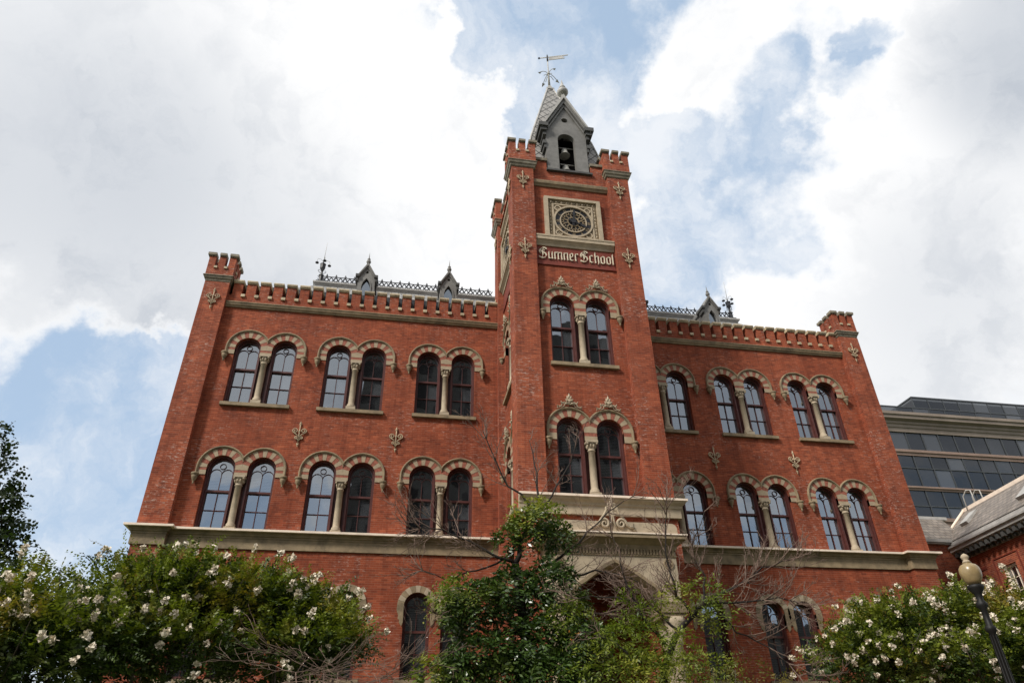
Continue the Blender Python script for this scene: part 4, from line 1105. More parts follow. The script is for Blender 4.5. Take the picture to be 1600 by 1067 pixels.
for k in range(18): add_pane(mb, FQ, [(ps + k*pit, 34.9), (ps + (k+1)*pit, 34.9), (ps + (k+1)*pit, 37.4), (ps + k*pit, 37.4)], .0)
FQ2 = Frame((ps, OY + 1.6, 0), (0, -1, 0), (-1, 0, 0))
for k in range(3): add_pane(mb, FQ2, [(-6 + k*2, 34.9), (-4 + k*2, 34.9), (-4 + k*2, 37.4), (-6 + k*2, 37.4)], .0)
g = mb.build('penthouse_glazing', M['glass_office'], of)
mb = MB(); fbox(mb, FQ, ps - .06, OX1, 37.36, 37.52, -.1, .08); fbox(mb, FQ2, -6, 0, 37.36, 37.52, -.1, .08)
for k in range(19): fbox(mb, FQ, ps + k*pit - .05, ps + k*pit + .05, 34.4, 37.36, -.03, .05)
mb.build('mullions', mull, g)
mb = MB(); box(mb, ps + .3, OX1, OY + 2.0, OY + 9, 34.3, 37.3); mb.build('penthouse_core', M['black'], of)

# dark block across the street behind the viewer: seen only mirrored in the central windows
rf = empty('street_block', (5, -48, 0), 'dark grey block across the street mirrored in the middle windows', 'building')
dk = simple('sooty_concrete', (.07, .065, .06), .8, .2, .4)
mb = MB(); box(mb, -11.5, 19.5, -56, -45, 0, 44.0); mb.build('wall', dk, rf)
mb = MB()
for r_ in range(11):
    for c_ in range(11): box(mb, -10.6 + c_*2.8, -9.0 + c_*2.8, -45.0, -44.94, 2.2 + r_*3.8, 4.4 + r_*3.8)
mb.build('window_bays', M['black'], rf)
mb = MB(); box(mb, -75, -11.6, -56, -45, 0, 15.0); box(mb, 19.6, 75, -56, -45, 0, 15.0); mb.build('horizon_blocker', dk, rf)  # unseen rows added to cut horizon light on the lower facade
# ================================================================== CAMERA (a 24 mm lens held at eye height, tilted up)
import numpy as np
CP = Vector((-6.3129, -23.9401, 1.6)); FPX = 1064.8
cR = Vector((0.98508248, -0.17140645, -0.01524276)); cU = Vector((-0.07920362, -0.53025416, 0.8441311)); cF = Vector((0.15277206, 0.83033147, 0.53592009))
cam = bpy.data.cameras.new('camera'); co = bpy.data.objects.new('camera', cam); col.objects.link(co)
co.matrix_world = Matrix(((cR.x, cU.x, -cF.x, CP.x), (cR.y, cU.y, -cF.y, CP.y), (cR.z, cU.z, -cF.z, CP.z), (0, 0, 0, 1)))
cam.sensor_width = 36; cam.lens = 36*FPX/1600; cam.clip_end = 2000; cam.clip_start = .1
scn.camera = co
def look(px, py): return (cF + cR*((px - 800)/FPX) - cU*((py - 533.5)/FPX)).normalized()
def at(px, py, D):
    """point on that line of sight at horizontal distance D"""
    d = look(px, py); return CP + d*(D/math.hypot(d.x, d.y))

# ================================================================== SKY AND SUN
SUN = Vector((-.60, -.42, .69)).normalized()
sl = bpy.data.lights.new('sun', 'SUN'); sl.energy = 3.9; sl.angle = radians(9); sl.color = (1, .95, .87)
so = bpy.data.objects.new('sun', sl); col.objects.link(so); so.location = (-20, -20, 50)
so.rotation_euler = SUN.to_track_quat('Z', 'Y').to_euler()
w = bpy.data.worlds.new('World'); scn.world = w; w.use_nodes = True
nt = w.node_tree; N = NT(nt); bg = nt.nodes['Background']
tc = N.n('ShaderNodeTexCoord'); D = tc.outputs['Generated']
sky = N.n('ShaderNodeTexSky', sky_type='NISHITA'); sky.sun_disc = False
sky.sun_elevation = math.asin(SUN.z); sky.sun_rotation = atan2(SUN.x, SUN.y); sky.altitude = 50; sky.dust_density = 1.5; sky.air_density = 1.0
# warp the direction a little so that cloud borders billow
wn = N.n('ShaderNodeTexNoise', noise_dimensions='3D', ins={'Vector': D, 'Scale': 4.5, 'Detail': 7, 'Roughness': .62})
wv = N.n('ShaderNodeVectorMath', operation='SUBTRACT', ins={0: wn.outputs['Color'], 1: (.5, .5, .5)})
wv2 = N.n('ShaderNodeVectorMath', operation='SCALE', ins={0: wv.outputs[0], 'Scale': .22})
DW = N.n('ShaderNodeVectorMath', operation='ADD', ins={0: D, 1: wv2.outputs[0]})
DW = N.n('ShaderNodeVectorMath', operation='NORMALIZE', ins={0: DW.outputs[0]}).outputs[0]
def blob(vec, d, r, amp, soft=.55):
    dt = N.n('ShaderNodeVectorMath', operation='DOT_PRODUCT', ins={0: vec, 1: tuple(d)}).outputs['Value']
    m = N.n('ShaderNodeMapRange', interpolation_type='SMOOTHSTEP', ins={'Value': dt, 'From Min': math.cos(r*(1 + soft)), 'From Max': math.cos(r*(1 - soft)), 'To Min': 0.0, 'To Max': amp})
    return m.outputs[0]
total = None
def acc(x):
    global total
    total = x if total is None else N.math('ADD', total, x)
for (px, py, r, a) in BLUE:
    acc(blob(DW, look(px, py), r/FPX, -a))
for (px, py, r, a) in WHITE:
    acc(blob(DW, look(px, py), r/FPX, a))
for d, r, a in BLUE_BACK:
    acc(blob(DW, Vector(d).normalized(), radians(r), -a))

for d, r, a in WHITE_BACK:
    acc(blob(DW, Vector(d).normalized(), radians(r), a))
n1 = N.n('ShaderNodeTexNoise', ins={'Vector': D, 'Scale': 3.2, 'Detail': 9, 'Roughness': .58}).outputs['Fac']
n2 = N.n('ShaderNodeTexNoise', ins={'Vector': D, 'Scale': 11.0, 'Detail': 8, 'Roughness': .62}).outputs['Fac']
field = N.math('ADD', total, N.math('ADD', .72, N.math('ADD', N.math('MULTIPLY', N.math('SUBTRACT', n1, .5), .9), N.math('MULTIPLY', N.math('SUBTRACT', n2, .5), 1.3))))
veil = N.math('MULTIPLY', N.ramp(N.n('ShaderNodeTexNoise', ins={'Vector': DW, 'Scale': 3.6, 'Detail': 9, 'Roughness': .63}).outputs['Fac'], .38, .64), .72)
dens = N.math('MAXIMUM', N.ramp(field, .08, .72), veil)
# light and shade inside the clouds
g = None
for (px, py, r, a) in GREY:
    b_ = blob(D, look(px, py), r/FPX, a, .9); g = b_ if g is None else N.math('ADD', g, b_)
for d, r, a in GREY_BACK: g = N.math('ADD', g, blob(D, Vector(d).normalized(), radians(r), a, .9))
n3 = N.n('ShaderNodeTexNoise', ins={'Vector': DW, 'Scale': 2.6, 'Detail': 8, 'Roughness': .6}).outputs['Fac']
n4 = N.n('ShaderNodeTexNoise', ins={'Vector': DW, 'Scale': 9.0, 'Detail': 8, 'Roughness': .62}).outputs['Fac']
edge = N.ramp(field, .95, .45)
shade = N.math('MULTIPLY', N.math('ADD', N.math('ADD', g, N.math('MULTIPLY', N.ramp(n3, .45, .70), .30)), N.math('MULTIPLY', N.ramp(n4, .48, .70), .22)), N.math('SUBTRACT', 1.0, N.math('MULTIPLY', edge, .75)), clamp=True)
cl = N.mix(shade, (10.8, 10.75, 10.7), (5.6, 6.0, 6.6))
hz = N.mix(.66, sky.outputs[0], (5.9, 7.7, 10.0))
colr = N.mix(N.math('MULTIPLY', dens, .97), hz, cl)
nt.links.new(colr, bg.inputs[0]); bg.inputs[1].default_value = .10
scn.view_settings.view_transform = 'Standard'; scn.view_settings.look = 'None'; scn.view_settings.gamma = 1; scn.view_settings.exposure = EXPOSURE
scn.cycles.max_bounces = 8; scn.cycles.transparent_max_bounces = 24; scn.cycles.use_denoising = True
scn.cycles.sample_clamp_indirect = 4

# ================================================================== GROUND
lawn = simple('lawn', (.045, .075, .02), .9, .35, .8)
mb = MB(); mb.add([(-400, -400, 0), (400, -400, 0), (400, 400, 0), (-400, 400, 0)], [(0, 1, 2, 3)])
tag(mb.build('ground', lawn), kind='structure')
mb = MB(); box(mb, -60, 60, -28.0, -20.5, .0, .12); tag(mb.build('pavement', simple('paving', (.30, .28, .25), .8, .15, 1.5)), kind='structure')
mb = MB(); box(mb, -60, 60, -42.5, -28.15, -.02, .02); tag(mb.build('road', simple('asphalt', (.05, .05, .052), .85, .2, 2)), kind='structure')
mb = MB(); box(mb, -1.7, 1.7, -20.49, -7.6, 0, .05); tag(mb.build('entrance_path', simple('path_brick', (.22, .12, .09), .85, .2, 2)), kind='structure')

# ================================================================== LAMP POST
lp = at(1517, 897, 11.6); LX, LY, LZ = lp.x, lp.y, lp.z
GS = .70
post = empty('street_lamp', (LX, LY, 0), 'black street lamp post with cream acorn globe in front of the right shrubs', 'street lamp')
mb = MB()
lathe(mb, (LX, LY, 0), [(.22, 0), (.22, .12), (.17, .2), (.15, .6), (.09, .8), (.065, 1.0), (.045, LZ - .75), (.066, LZ - .73), (.066, LZ - .68), (.042, LZ - .66), (.038, LZ - .46), (.07, LZ - .42), (.07, LZ - .38), (.04, LZ - .34), (.05, LZ - .26), (.10, LZ - .19), (.105, LZ - .15), (.07, LZ - .14)], 20)
for k in range(8):
    a = k*pi/4; tube(mb, [(LX + .07*cos(a), LY + .07*sin(a), .8), (LX + .04*cos(a), LY + .04*sin(a), LZ - .78)], .008, 4)
tube(mb, [(LX + .02, LY - .02, LZ - 1.62), (LX + .18, LY - .1, LZ - 1.62)], .018, 6)
mb.build('post', simple('black_cast_iron', (.009, .009, .009), .55, .2, 8, spec=.25), post)
gm = simple('cream_globe', (.27, .20, .10), .3, .18, 7, spec=.5, dirt=(.22, .16, .08, .5))
gp = lambda L_: [(r*GS, z*GS) for r, z in L_]
mb = MB(); lathe(mb, (LX, LY, LZ), gp([(.105, -.20), (.15, -.13), (.185, -.04), (.195, .04), (.18, .12), (.14, .175), (.085, .20), (.075, .215), (.085, .225)]), 28)
mb.build('globe', gm, post)
mb = MB(); lathe(mb, (LX, LY, LZ), gp([(.088, .225), (.06, .26), (.045, .28), (.07, .31), (.075, .345), (.05, .38), (.02, .40), (0, .41)]), 16)
mb.build('finial', M['stone_pale'], post)

# ================================================================== PLANTS
rng = np.random.default_rng(11)
def leaf_mat(name, dark, light, tip, rough=.45, trans=.28, spec=.3):
    m, nt, b = newmat(name); N = NT(nt); out = nt.nodes['Material Output']
    g = N.n('ShaderNodeNewGeometry'); isl = g.outputs['Random Per Island']
    big = N.noise(g.outputs['Position'], 1.1, 3, .6); 
    c = N.mix(N.math('MULTIPLY', isl, .9), dark, light)
    c = N.mix(N.math('MULTIPLY', N.ramp(big, .5, .68), .6), c, tip)
    nt.links.new(c, b.inputs['Base Color']); b.inputs['Roughness'].default_value = rough; b.inputs['Specular IOR Level'].default_value = spec
    tr = N.n('ShaderNodeBsdfTranslucent'); tcx = N.mix(1.0, c, (1.2, 1.35, .5), 'MULTIPLY'); nt.links.new(tcx, tr.inputs[0])
    mx = N.n('ShaderNodeMixShader', ins={0: trans, 1: b.outputs[0], 2: tr.outputs[0]}); nt.links.new(mx.outputs[0], out.inputs[0])
    return m
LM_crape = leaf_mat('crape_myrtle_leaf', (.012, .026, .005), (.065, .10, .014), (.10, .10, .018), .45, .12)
LM_sunlit = leaf_mat('sunlit_crape_leaf', (.06, .085, .010), (.22, .26, .028), (.36, .22, .045), .45, .25)  # crape leaf with sunlight put into the colour, for the crown tops
LM_mag = leaf_mat('glossy_evergreen_leaf', (.014, .032, .008), (.075, .13, .024), (.16, .20, .032), .30, .15, .5)
LM_lime = leaf_mat('fresh_leaf', (.05, .08, .014), (.22, .27, .035), (.32, .29, .045), .4, .3)
LM_far = leaf_mat('dark_tree_leaf', (.012, .025, .007), (.035, .06, .014), (.04, .06, .014), .5, .2)
BARK = simple('grey_brown_bark', (.075, .058, .045), .9, .3, 7)
TWIG = simple('dry_twig', (.17, .115, .09), .85, .3, 5)
TWIG_D = simple('dark_branch', (.022, .017, .014), .85, .3, 5)
FLOWER = simple('white_blossom', (.70, .63, .51), .7, .12, 14, dirt=(.52, .38, .30, .4))

def unit(v): return v/np.maximum(np.linalg.norm(v, axis=-1, keepdims=True), 1e-9)
def leaves_obj(name, P, Dv, Nn, L, Wd, mat, parent, shape='leaf'):
    """many small pointed leaves in one mesh; P base, Dv direction, Nn face normal, L length, Wd width"""
    n = len(P); Dv = unit(Dv); S = unit(np.cross(Dv, Nn)); Nn = unit(np.cross(S, Dv))
    L = L[:, None]; Wd = Wd[:, None]
    mid = P + Dv*L*.45
    V = np.stack([P, mid + S*Wd*.5 - Nn*Wd*.12, P + Dv*L - Nn*L*.12, mid - S*Wd*.5 - Nn*Wd*.12, mid + Nn*Wd*.10], 1).reshape(-1, 3)
    base = (np.arange(n)*5)[:, None]
    F = np.concatenate([base + np.array([[0, 1, 4]]), base + np.array([[1, 2, 4]]), base + np.array([[2, 3, 4]]), base + np.array([[3, 0, 4]])], 1).reshape(-1, 3) if shape == 'leaf5' else np.concatenate([base + np.array([[0, 1, 2]]), base + np.array([[0, 2, 3]])], 1).reshape(-1, 3)
    loc = np.array(world_loc(parent)) if parent is not None else np.zeros(3)
    V = V - loc
    me = bpy.data.meshes.new(name); me.vertices.add(len(V)); me.vertices.foreach_set('co', V.astype(np.float32).ravel())
    me.loops.add(F.size); me.loops.foreach_set('vertex_index', F.astype(np.int32).ravel())
    me.polygons.add(len(F)); me.polygons.foreach_set('loop_start', (np.arange(len(F))*3).astype(np.int32))
    me.update(calc_edges=True); me.validate()
    me.materials.append(mat)
    o = bpy.data.objects.new(name, me); col.objects.link(o)
    if parent is not None: o.parent = parent
    return o

def shoots(starts, dirs, lens, nleaf, leafL, arch=.35):
    """leafy arching shoots: returns leaf arrays and the shoot tips"""
    n = len(starts); t = np.linspace(.08, 1, nleaf)[None, :, None]
    dirs = unit(dirs); g = np.array([0, 0, -1.0])
    Pn = starts[:, None] + dirs[:, None]*lens[:, None, None]*t + g*(arch*lens[:, None, None]*t**2)
    T = unit(dirs[:, None] + g*(2*arch*t))
    side = unit(np.cross(dirs, rng.normal(size=(n, 3))*.5 + np.array([0, 0, 1.0])))[:, None]
    sgn = np.where(np.arange(nleaf) % 2 == 0, 1, -1)[None, :, None]
    Dv = unit(side*sgn + T*.55 + rng.normal(size=(n, nleaf, 3))*.22 + g*.15)
    Nn = unit(np.cross(T, side*sgn) * sgn + rng.normal(size=(n, nleaf, 3))*.35)
    L = leafL*(.65 + .6*rng.random((n, nleaf)))*(1 - .45*t[..., 0])
    return Pn.reshape(-1, 3), Dv.reshape(-1, 3), Nn.reshape(-1, 3), L.ravel(), Pn[:, -1], T[:, -1]

def crape_myrtle(base, blobs, label, nshoot, nflower, group='flowering crape myrtles'):
    """multi-stemmed flowering shrub: blobs = (centre, radii) of the leafy crown"""
    root = empty('crape_myrtle', tuple(base), label, 'shrub', group)
    mb = MB(); B0 = Vector(base)
    for k in range(7):
        c, r = blobs[k % len(blobs)]; a = k*2.4
        tgt = Vector(c) + Vector((cos(a)*r[0]*.5, sin(a)*r[1]*.5, r[2]*.2)); s0 = B0 + Vector((cos(a)*.15, sin(a)*.15, 0))
        m = (s0 + tgt)/2 + Vector((cos(a)*.12, sin(a)*.12, .15))
        tube(mb, [s0, (s0 + m)/2 + Vector((0, 0, .05)), m, (m + tgt)/2 + Vector((random.uniform(-.1, .1), 0, .05)), tgt], .035, 6, r1=.012)
        for j in range(5):
            q = m.lerp(tgt, .2 + .16*j); e = q + Vector((random.gauss(0, .45), random.gauss(0, .4), random.uniform(.2, .8)))
            tube(mb, [q, q.lerp(e, .5) + Vector((0, 0, -.04)), e], .011, 4, r1=.004)
    mb.build('trunk', BARK, root)
    S = []; Dd = []
    tot = sum(r[0]*r[1]*r[2] for c, r in blobs)
    for c, r in blobs:
        k = int(nshoot*r[0]*r[1]*r[2]/tot)
        d = unit(rng.normal(size=(k, 3))); rad = (rng.random(k)**.45)[:, None]
        p = np.array(c) + d*rad*np.array(r)*.9
        S.append(p); Dd.append(d*.7 + np.array([0, 0, .75]) + rng.normal(size=(k, 3))*.35)
    S = np.concatenate(S); Dd = np.concatenate(Dd); ln = (.20 + .34*rng.random(len(S)))*np.where(rng.random(len(S)) < .15, 1.5, 1.0)
    P, Dv, Nn, L, tips, tt = shoots(S, Dd, ln, 20, .074, .34)
    # painted sun and shade: upper outer shoots get pale leaves, the rest dark ones
    sunlit = np.zeros(len(S), bool)
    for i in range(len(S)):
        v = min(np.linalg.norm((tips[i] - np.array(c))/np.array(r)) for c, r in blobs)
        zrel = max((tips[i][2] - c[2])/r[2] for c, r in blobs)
        sunlit[i] = v > .78 and zrel > .25 and rng.random() < .8
    m = np.repeat(sunlit, 20)
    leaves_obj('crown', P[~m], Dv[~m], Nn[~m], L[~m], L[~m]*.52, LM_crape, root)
    leaves_obj('pale_leaves', P[m], Dv[m], Nn[m], L[m], L[m]*.5, LM_sunlit, root)
    # blossoms: upright trusses of crumpled petals at the tips
    cc = np.array([c for c, r in blobs]); outer = []
    for i in range(len(S)):
        v = min(np.linalg.norm((tips[i] - np.array(c))/np.array(r)) for c, r in blobs)
        toward = (tips[i] - np.array(base))[1]
        if v > .82: outer.append(i)
    outer = np.array(outer); pick = rng.choice(outer, min(nflower, len(outer)), replace=False)
    FP_, FD, FN = [], [], []
    for i in pick:
        s = .34 + .36*rng.random(); k = int(64*s)
        z = rng.random(k); rr = (.055*s*np.sqrt(np.maximum(.05, 1 - (2*z - .8)**2*.75))*rng.random(k)**.4)
        a = rng.random(k)*2*pi
        ax = unit(tt[i] + np.array([0, 0, .5])); e1 = unit(np.cross(ax, [0.3, .2, 1.0])); e2 = np.cross(ax, e1)
        # clumped into florets
        c0 = tips[i] + ax*(z[:, None]*.12*s - .02) + e1*(rr*np.cos(a))[:, None] + e2*(rr*np.sin(a))[:, None]
        c0 = np.round(c0/.028)*.028*.6 + c0*.4
        FP_.append(c0); FD.append(rng.normal(size=(k, 3)) + ax*.3); FN.append(rng.normal(size=(k, 3)))
    FPn = np.concatenate(FP_); n = len(FPn)
    Lf = .032 + .018*rng.random(n)
    leaves_obj('blossoms', FPn, np.concatenate(FD), np.concatenate(FN), Lf, Lf*.95, FLOWER, root)
    return root

def V3(p): return (p[0], p[1], p[2])
def blobs_from(lst):
    out = []
    for px, py, D_, rx, ry, rz in lst:
        out.append((np.array(at(px, py, D_)), (rx, ry, rz)))
    return out

def twiggery(mb, start, d, L, r, depth, spread=.55, up=.12, mi=0, seg=5):
    """a bare branch that bends, tapers and forks"""
    p = Vector(start); d = Vector(d).normalized(); pts = [p.copy()]
    kids = []
    for i in range(seg):
        d = (d + Vector((random.gauss(0, .13), random.gauss(0, .13), random.gauss(up*.5, .13)))).normalized()
        p = p + d*(L/seg); pts.append(p.copy())
        if depth > 0 and i >= 0 and random.random() < .85: kids.append((p.copy(), d.copy(), 1 - (i+1)/(seg+1.5)))
    tube(mb, pts, r, 4 if r < .008 else 6, mi if r > .0085 else 1, r1=max(.0019, r*.38))
    for q, dd, f in kids:
        ax = dd.orthogonal().normalized(); ax.rotate(Matrix.Rotation(random.uniform(0, 2*pi), 3, dd))
        nd = (dd + ax*random.uniform(.5, 1.0)*spread*1.6 + Vector((0, 0, up))).normalized()
        twiggery(mb, q, nd, L*random.uniform(.38, .62)*(.6 + .5*f), max(r*.5, .0028), depth - 1, spread, up, mi, 4)

def limb(mb, pts, r0, r1, depth=2, tw=6, L=.7, spread=.6, up=.1):
    pts = [Vector(p) for p in pts]
    # smooth the hand-placed limb
    q = [pts[0]]
    for i in range(len(pts) - 1):
        for t in (.33, .66, 1): q.append(pts[i].lerp(pts[i+1], t) + Vector((random.gauss(0, .015), random.gauss(0, .015), random.gauss(0, .015))))
    tube(mb, q, r0, 7, 0, r1=r1)
    for k in range(tw):
        i = random.randint(len(q)//4, len(q) - 1); d = (q[min(i+1, len(q)-1)] - q[max(i-1, 0)]).normalized()
        ax = d.orthogonal().normalized(); ax.rotate(Matrix.Rotation(random.uniform(0, 2*pi), 3, d))
        twiggery(mb, q[i], d + ax*random.uniform(.5, 1.2), L*random.uniform(.6, 1.2), .008, depth, spread, up)
    return q

# left hand row of crape myrtles
g0 = 'white flowering crape myrtles in front of the school'
def base_at(px, D_):
    p = at(px, 1067, D_); return (p.x, p.y, 0)
crape_myrtle(base_at(40, 10.2), blobs_from([(20, 976, 10.2, .95, .8, .62), (90, 1026, 9.6, .8, .8, .6), (-60, 1016, 10.0, .9, .8, .7)]), 'crape myrtle with sparse white blossoms at the far left edge under the dark tree', 1700, 55, g0)
crape_myrtle(base_at(230, 10.4), blobs_from([(215, 946, 10.4, .85, .8, .60), (160, 1006, 9.8, .8, .7, .55), (290, 936, 10.6, .7, .8, .62), (270, 1016, 10.0, .9, .7, .5)]), 'crape myrtle rising over the left end of the stone cornice', 2100, 90, g0)
crape_myrtle(base_at(440, 10.6), blobs_from([(390, 941, 10.5, .75, .8, .52), (470, 966, 10.8, .8, .8, .42), (430, 1026, 10.2, .9, .7, .5), (520, 1006, 10.4, .55, .6, .4)]), 'crape myrtle with arching shoots beside the bare twigs left of the evergreen', 2000, 85, g0)
crape_myrtle(base_at(1400, 13.6), blobs_from([(1400, 985, 13.6, 1.0, .8, .46), (1335, 1030, 13.2, .7, .7, .45), (1430, 1045, 13.3, .95, .8, .5), (1500, 965, 13.9, .6, .7, .42)]), 'heavily blooming crape myrtle left of the street lamp', 2300, 190, g0)
crape_myrtle(base_at(1590, 13.6), blobs_from([(1580, 975, 13.9, .75, .8, .46), (1560, 1045, 13.4, .8, .7, .5), (1640, 1010, 13.5, .85, .8, .7)]), 'heavily blooming crape myrtle behind and right of the street lamp', 1900, 140, g0)

def clump_leaves(blobs, dens, leafL, arch=.5, nl=9, up=.2):
    S = []; Dd = []
    for c, r in blobs:
        k = int(dens*(r[0]*r[1] + r[1]*r[2] + r[0]*r[2]))
        d = unit(rng.normal(size=(k, 3))); rad = (rng.random(k)**.4)[:, None]
        S.append(np.array(c) + d*rad*np.array(r)); Dd.append(d + np.array([0, 0, up]) + rng.normal(size=(k, 3))*.5)
    S = np.concatenate(S); Dd = np.concatenate(Dd); ln = .14 + .16*rng.random(len(S))
    return shoots(S, Dd, ln, nl, leafL, arch)[:4] + (S,)

# evergreen in the middle
b = base_at(815, 11.0)
ev_ = empty('evergreen_tree', b, 'dark glossy evergreen tree with bare upper branches left of the entrance arch', 'tree')
mb = MB(); A_ = lambda px, py, D_=11.0: at(px, py, D_)
tk = [Vector(b), A_(818, 1067), A_(822, 1000), A_(812, 930, 10.9), A_(805, 880, 10.9)]
tube(mb, [tk[0], (tk[0] + tk[1])/2 + Vector((.03, 0, 0))] + tk[1:], [.13, .12, .10, .085, .07, .06], 10)
for pth, r0, r1, dp, tw, L in [
    ([(805, 880), (775, 870), (735, 845), (690, 828), (640, 822)], .03, .005, 2, 24, .6),
    ([(805, 880), (815, 840), (842, 800), (838, 740), (828, 690)], .045, .006, 2, 10, .5),
    ([(842, 800), (870, 760), (900, 700), (915, 660)], .02, .004, 2, 7, .42),
    ([(842, 800), (795, 760), (765, 700), (752, 660)], .022, .004, 2, 9, .5),
    ([(812, 900), (860, 880), (905, 850), (950, 800), (990, 775)], .03, .005, 2, 10, .5),
    ([(812, 930), (870, 905), (930, 890), (985, 900), (1020, 935)], .026, .004, 2, 26, .5),
    ([(820, 960), (870, 940), (930, 960), (980, 950)], .028, .005, 2, 12, .5),
    ([(820, 990), (760, 985), (700, 960), (650, 950)], .03, .006, 1, 7, .4),
    ([(790, 870), (745, 890), (700, 905), (640, 880)], .018, .004, 2, 9, .5),
    ([(822, 1000), (870, 1000), (920, 1020)], .035, .01, 1, 4, .4),
    ([(818, 1040), (760, 1050), (700, 1040)], .035, .01, 1, 4, .4)]:
    limb(mb, [A_(x, y, 11.0 + (i*.12 if x > 812 else -i*.10)) for i, (x, y) in enumerate(pth)], r0, r1, dp, tw, L)
mb.build('trunk', [TWIG_D, TWIG], ev_)
eb = [(c, tuple(q*.86 for q in r)) for c, r in blobs_from([(838, 815, 10.9, .38, .35, .26), (870, 835, 10.9, .26, .3, .18), (795, 840, 10.8, .16, .2, .2), (752, 938, 10.7, .44, .45, .30), (718, 958, 10.6, .22, .4, .22), (800, 920, 10.9, .42, .5, .34), (860, 910, 10.8, .36, .45, .36), (900, 945, 11, .16, .3, .2),
                 (752, 1020, 10.6, .50, .5, .30), (706, 1050, 10.5, .30, .45, .22), (830, 1000, 10.8, .55, .55, .45), (910, 1000, 10.7, .4, .5, .3), (870, 1050, 10.6, .6, .5, .3), (790, 1055, 10.8, .5, .5, .3)])]
P, Dv, Nn, L, S = clump_leaves(eb, 600, .12, .65, 8)
leaves_obj('crown', P, Dv, Nn, L, L*.40, LM_mag, ev_)
eb2 = blobs_from([(835, 805, 10.75, .42, .3, .24), (716, 922, 10.5, .30, .3, .16), (690, 940, 10.5, .16, .3, .12), (885, 965, 10.5, .3, .3, .2), (672, 1045, 10.4, .2, .3, .18)])
P, Dv, Nn, L, S = clump_leaves(eb2, 400, .10, .5, 8)
leaves_obj('pale_leaves', P, Dv, Nn, L, L*.38, LM_lime, ev_)

# ornamental tree right of the entrance
b = base_at(1035, 10.4)
orn = empty('ornamental_tree', b, 'leaning ornamental tree with light green leaves and dry twigs right of the entrance arch', 'tree')
mb = MB(); A2 = lambda px, py, D_=10.4: at(px, py, D_)
tk = [Vector(b), A2(1035, 1067), A2(1042, 1030), A2(1060, 985), A2(1082, 962)]
tube(mb, [tk[0], (tk[0] + tk[1])/2 + Vector((-.04, 0, 0))] + tk[1:], [.065, .06, .052, .048, .042, .034], 9)
for pth, r0, r1, dp, tw, L in [
    ([(1082, 962), (1110, 940), (1150, 915), (1190, 890), (1240, 868)], .03, .005, 2, 24, .5),
    ([(1082, 962), (1060, 930), (1040, 880), (1038, 820), (1042, 780)], .022, .004, 2, 22, .5),
    ([(1110, 940), (1160, 940), (1215, 935), (1262, 942)], .018, .004, 2, 18, .5),
    ([(1082, 962), (1120, 955), (1150, 985), (1200, 1010), (1250, 1050)], .018, .004, 2, 12, .45),
    ([(1042, 1010), (1000, 960), (975, 900), (960, 840)], .025, .004, 2, 12, .5),
    ([(1060, 985), (1020, 950), (960, 930), (905, 935)], .02, .004, 2, 14, .5),
    ([(1100, 948), (1100, 900), (1080, 860), (1100, 800)], .02, .004, 2, 10, .45),
    ([(1040, 1040), (990, 1030), (950, 1000), (910, 985)], .025, .006, 1, 5, .4)]:
    limb(mb, [A2(x, y, 10.4 + (i*.10 if x > 1060 else -i*.08)) for i, (x, y) in enumerate(pth)], r0, r1, dp, tw, L, .6, .14)
mb.build('trunk', [TWIG_D, TWIG], orn)
ob = blobs_from([(1095, 925, 10.3, .28, .3, .18), (1120, 960, 10.4, .22, .3, .16), (1050, 935, 10.4, .22, .3, .12), (985, 1000, 10.2, .5, .4, .26), (940, 1035, 10.2, .5, .4, .26), (1040, 1045, 10.1, .5, .4, .22), (1010, 960, 10.3, .22, .3, .14), (1060, 1015, 10.0, .26, .3, .22), (1000, 1050, 10.0, .4, .3, .2), (1110, 1050, 10.2, .35, .4, .16), (985, 945, 10.3, .14, .2, .2)])
P, Dv, Nn, L, S = clump_leaves(ob, 370, .08, .45, 8)
leaves_obj('crown', P, Dv, Nn, L, L*.36, LM_lime, orn)
mb = MB()

# low growth under the right windows
b = base_at(1200, 9.5)
sp_ = empty('sapling', b, 'small yellowing sapling with upright twigs under the right ground floor windows', 'plant')
mb = MB()
for px in (1120, 1150, 1185, 1205, 1225): tube(mb, [Vector(b) + Vector((random.uniform(-.2, .2), 0, 0)), A2(px, 1090, 9.5), A2(px + random.uniform(-8, 8), 1045 + random.uniform(-15, 15), 9.5)], .012, 5, r1=.004)
mb.build('stem', BARK, sp_)
P, Dv, Nn, L, S = clump_leaves(blobs_from([(1205, 1065, 9.5, .12, .2, .18), (1150, 1055, 9.5, .14, .2, .16), (1120, 1070, 9.5, .16, .2, .12), (1225, 1085, 9.5, .14, .2, .12)]), 420, .06, .4, 7)
leaves_obj('foliage', P, Dv, Nn, L, L*.4, leaf_mat('yellowing_leaf', (.06, .07, .015), (.16, .13, .025), (.2, .12, .03)), sp_)

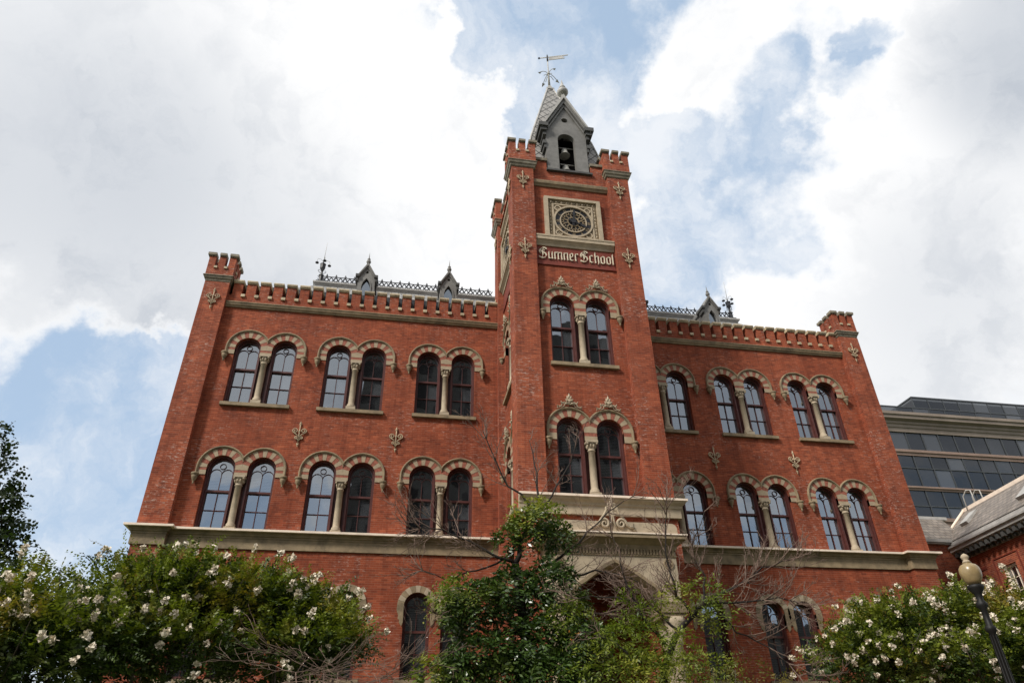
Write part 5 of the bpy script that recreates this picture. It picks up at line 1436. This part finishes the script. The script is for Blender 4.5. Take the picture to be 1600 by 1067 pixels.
# dry shrub in front of the left crape myrtles
b = base_at(560, 8.6)
ds = empty('bare_shrub', b, 'bare twiggy shrub tangled in front of the left crape myrtles', 'shrub')
mb = MB()
for k in range(9):
    e = A2(440 + 22*k, 1072 - random.uniform(0, 25), 8.6 + random.uniform(-.3, .3)); s = Vector(b) + Vector((random.gauss(0, .1), random.gauss(0, .1), 0))
    tube(mb, [s, s.lerp(e, .5) + Vector((random.gauss(0, .1), 0, .2)), e], .011, 5, r1=.006)
    for j in range(2): twiggery(mb, e, Vector((random.choice((-1, 1, 1)), random.gauss(0, .2), .12)), random.uniform(.5, .9), .0055, 2, .5, .05)
mb.build('branches', [TWIG, TWIG], ds)

# dark tree at the left edge
b = base_at(-150, 14.5)
ft = empty('shade_tree', b, 'dark leafy tree reaching in from the left edge behind the crape myrtles', 'tree')
mb = MB(); A3 = lambda px, py, D_=14.5: at(px, py, D_)
tube(mb, [Vector(b), A3(-150, 1000), A3(-140, 850), A3(-120, 700), A3(-110, 560)], .28, 10, r1=.06)
fb_ = []
for (x0, y0, x1, y1) in ((-150, 850, -10, 800), (-150, 900, 0, 862), (-150, 780, -15, 760), (-145, 720, -20, 672), (-155, 830, -25, 830), (-170, 950, -40, 900)):
    p0, p1 = A3(x0, y0), A3(x1, y1); tube(mb, [p0, p0.lerp(p1, .5) + Vector((0, 0, .12)), p1], .06, 6, r1=.015)
    for j in range(12):
        q = p0.lerp(p1, .35 + .07*j) + Vector((random.gauss(0, .2), random.gauss(0, .3), random.gauss(0, .14))); s = random.uniform(.08, .16)
        fb_.append((np.array(q), (s*1.2, s*1.2, s*.8)))
for (x, y, s) in ((8, 668, .12), (2, 690, .16), (20, 705, .12), (5, 720, .2), (30, 708, .08), (15, 745, .2), (32, 770, .16), (45, 765, .10), (52, 775, .07), (20, 785, .2), (40, 815, .12), (25, 805, .15), (55, 818, .06), (10, 830, .2), (30, 850, .16), (48, 852, .08), (0, 860, .25), (25, 868, .15), (-10, 790, .25), (-20, 730, .2), (-15, 850, .3)):
    fb_.append((np.array(A3(x - 8, y)), (s, s, s*.8)))
mb.build('trunk', BARK, ft)
P, Dv, Nn, L, S = clump_leaves(fb_, 210, .095, .3, 6)
leaves_obj('crown', P, Dv, Nn, L, L*.8, LM_far, ft)
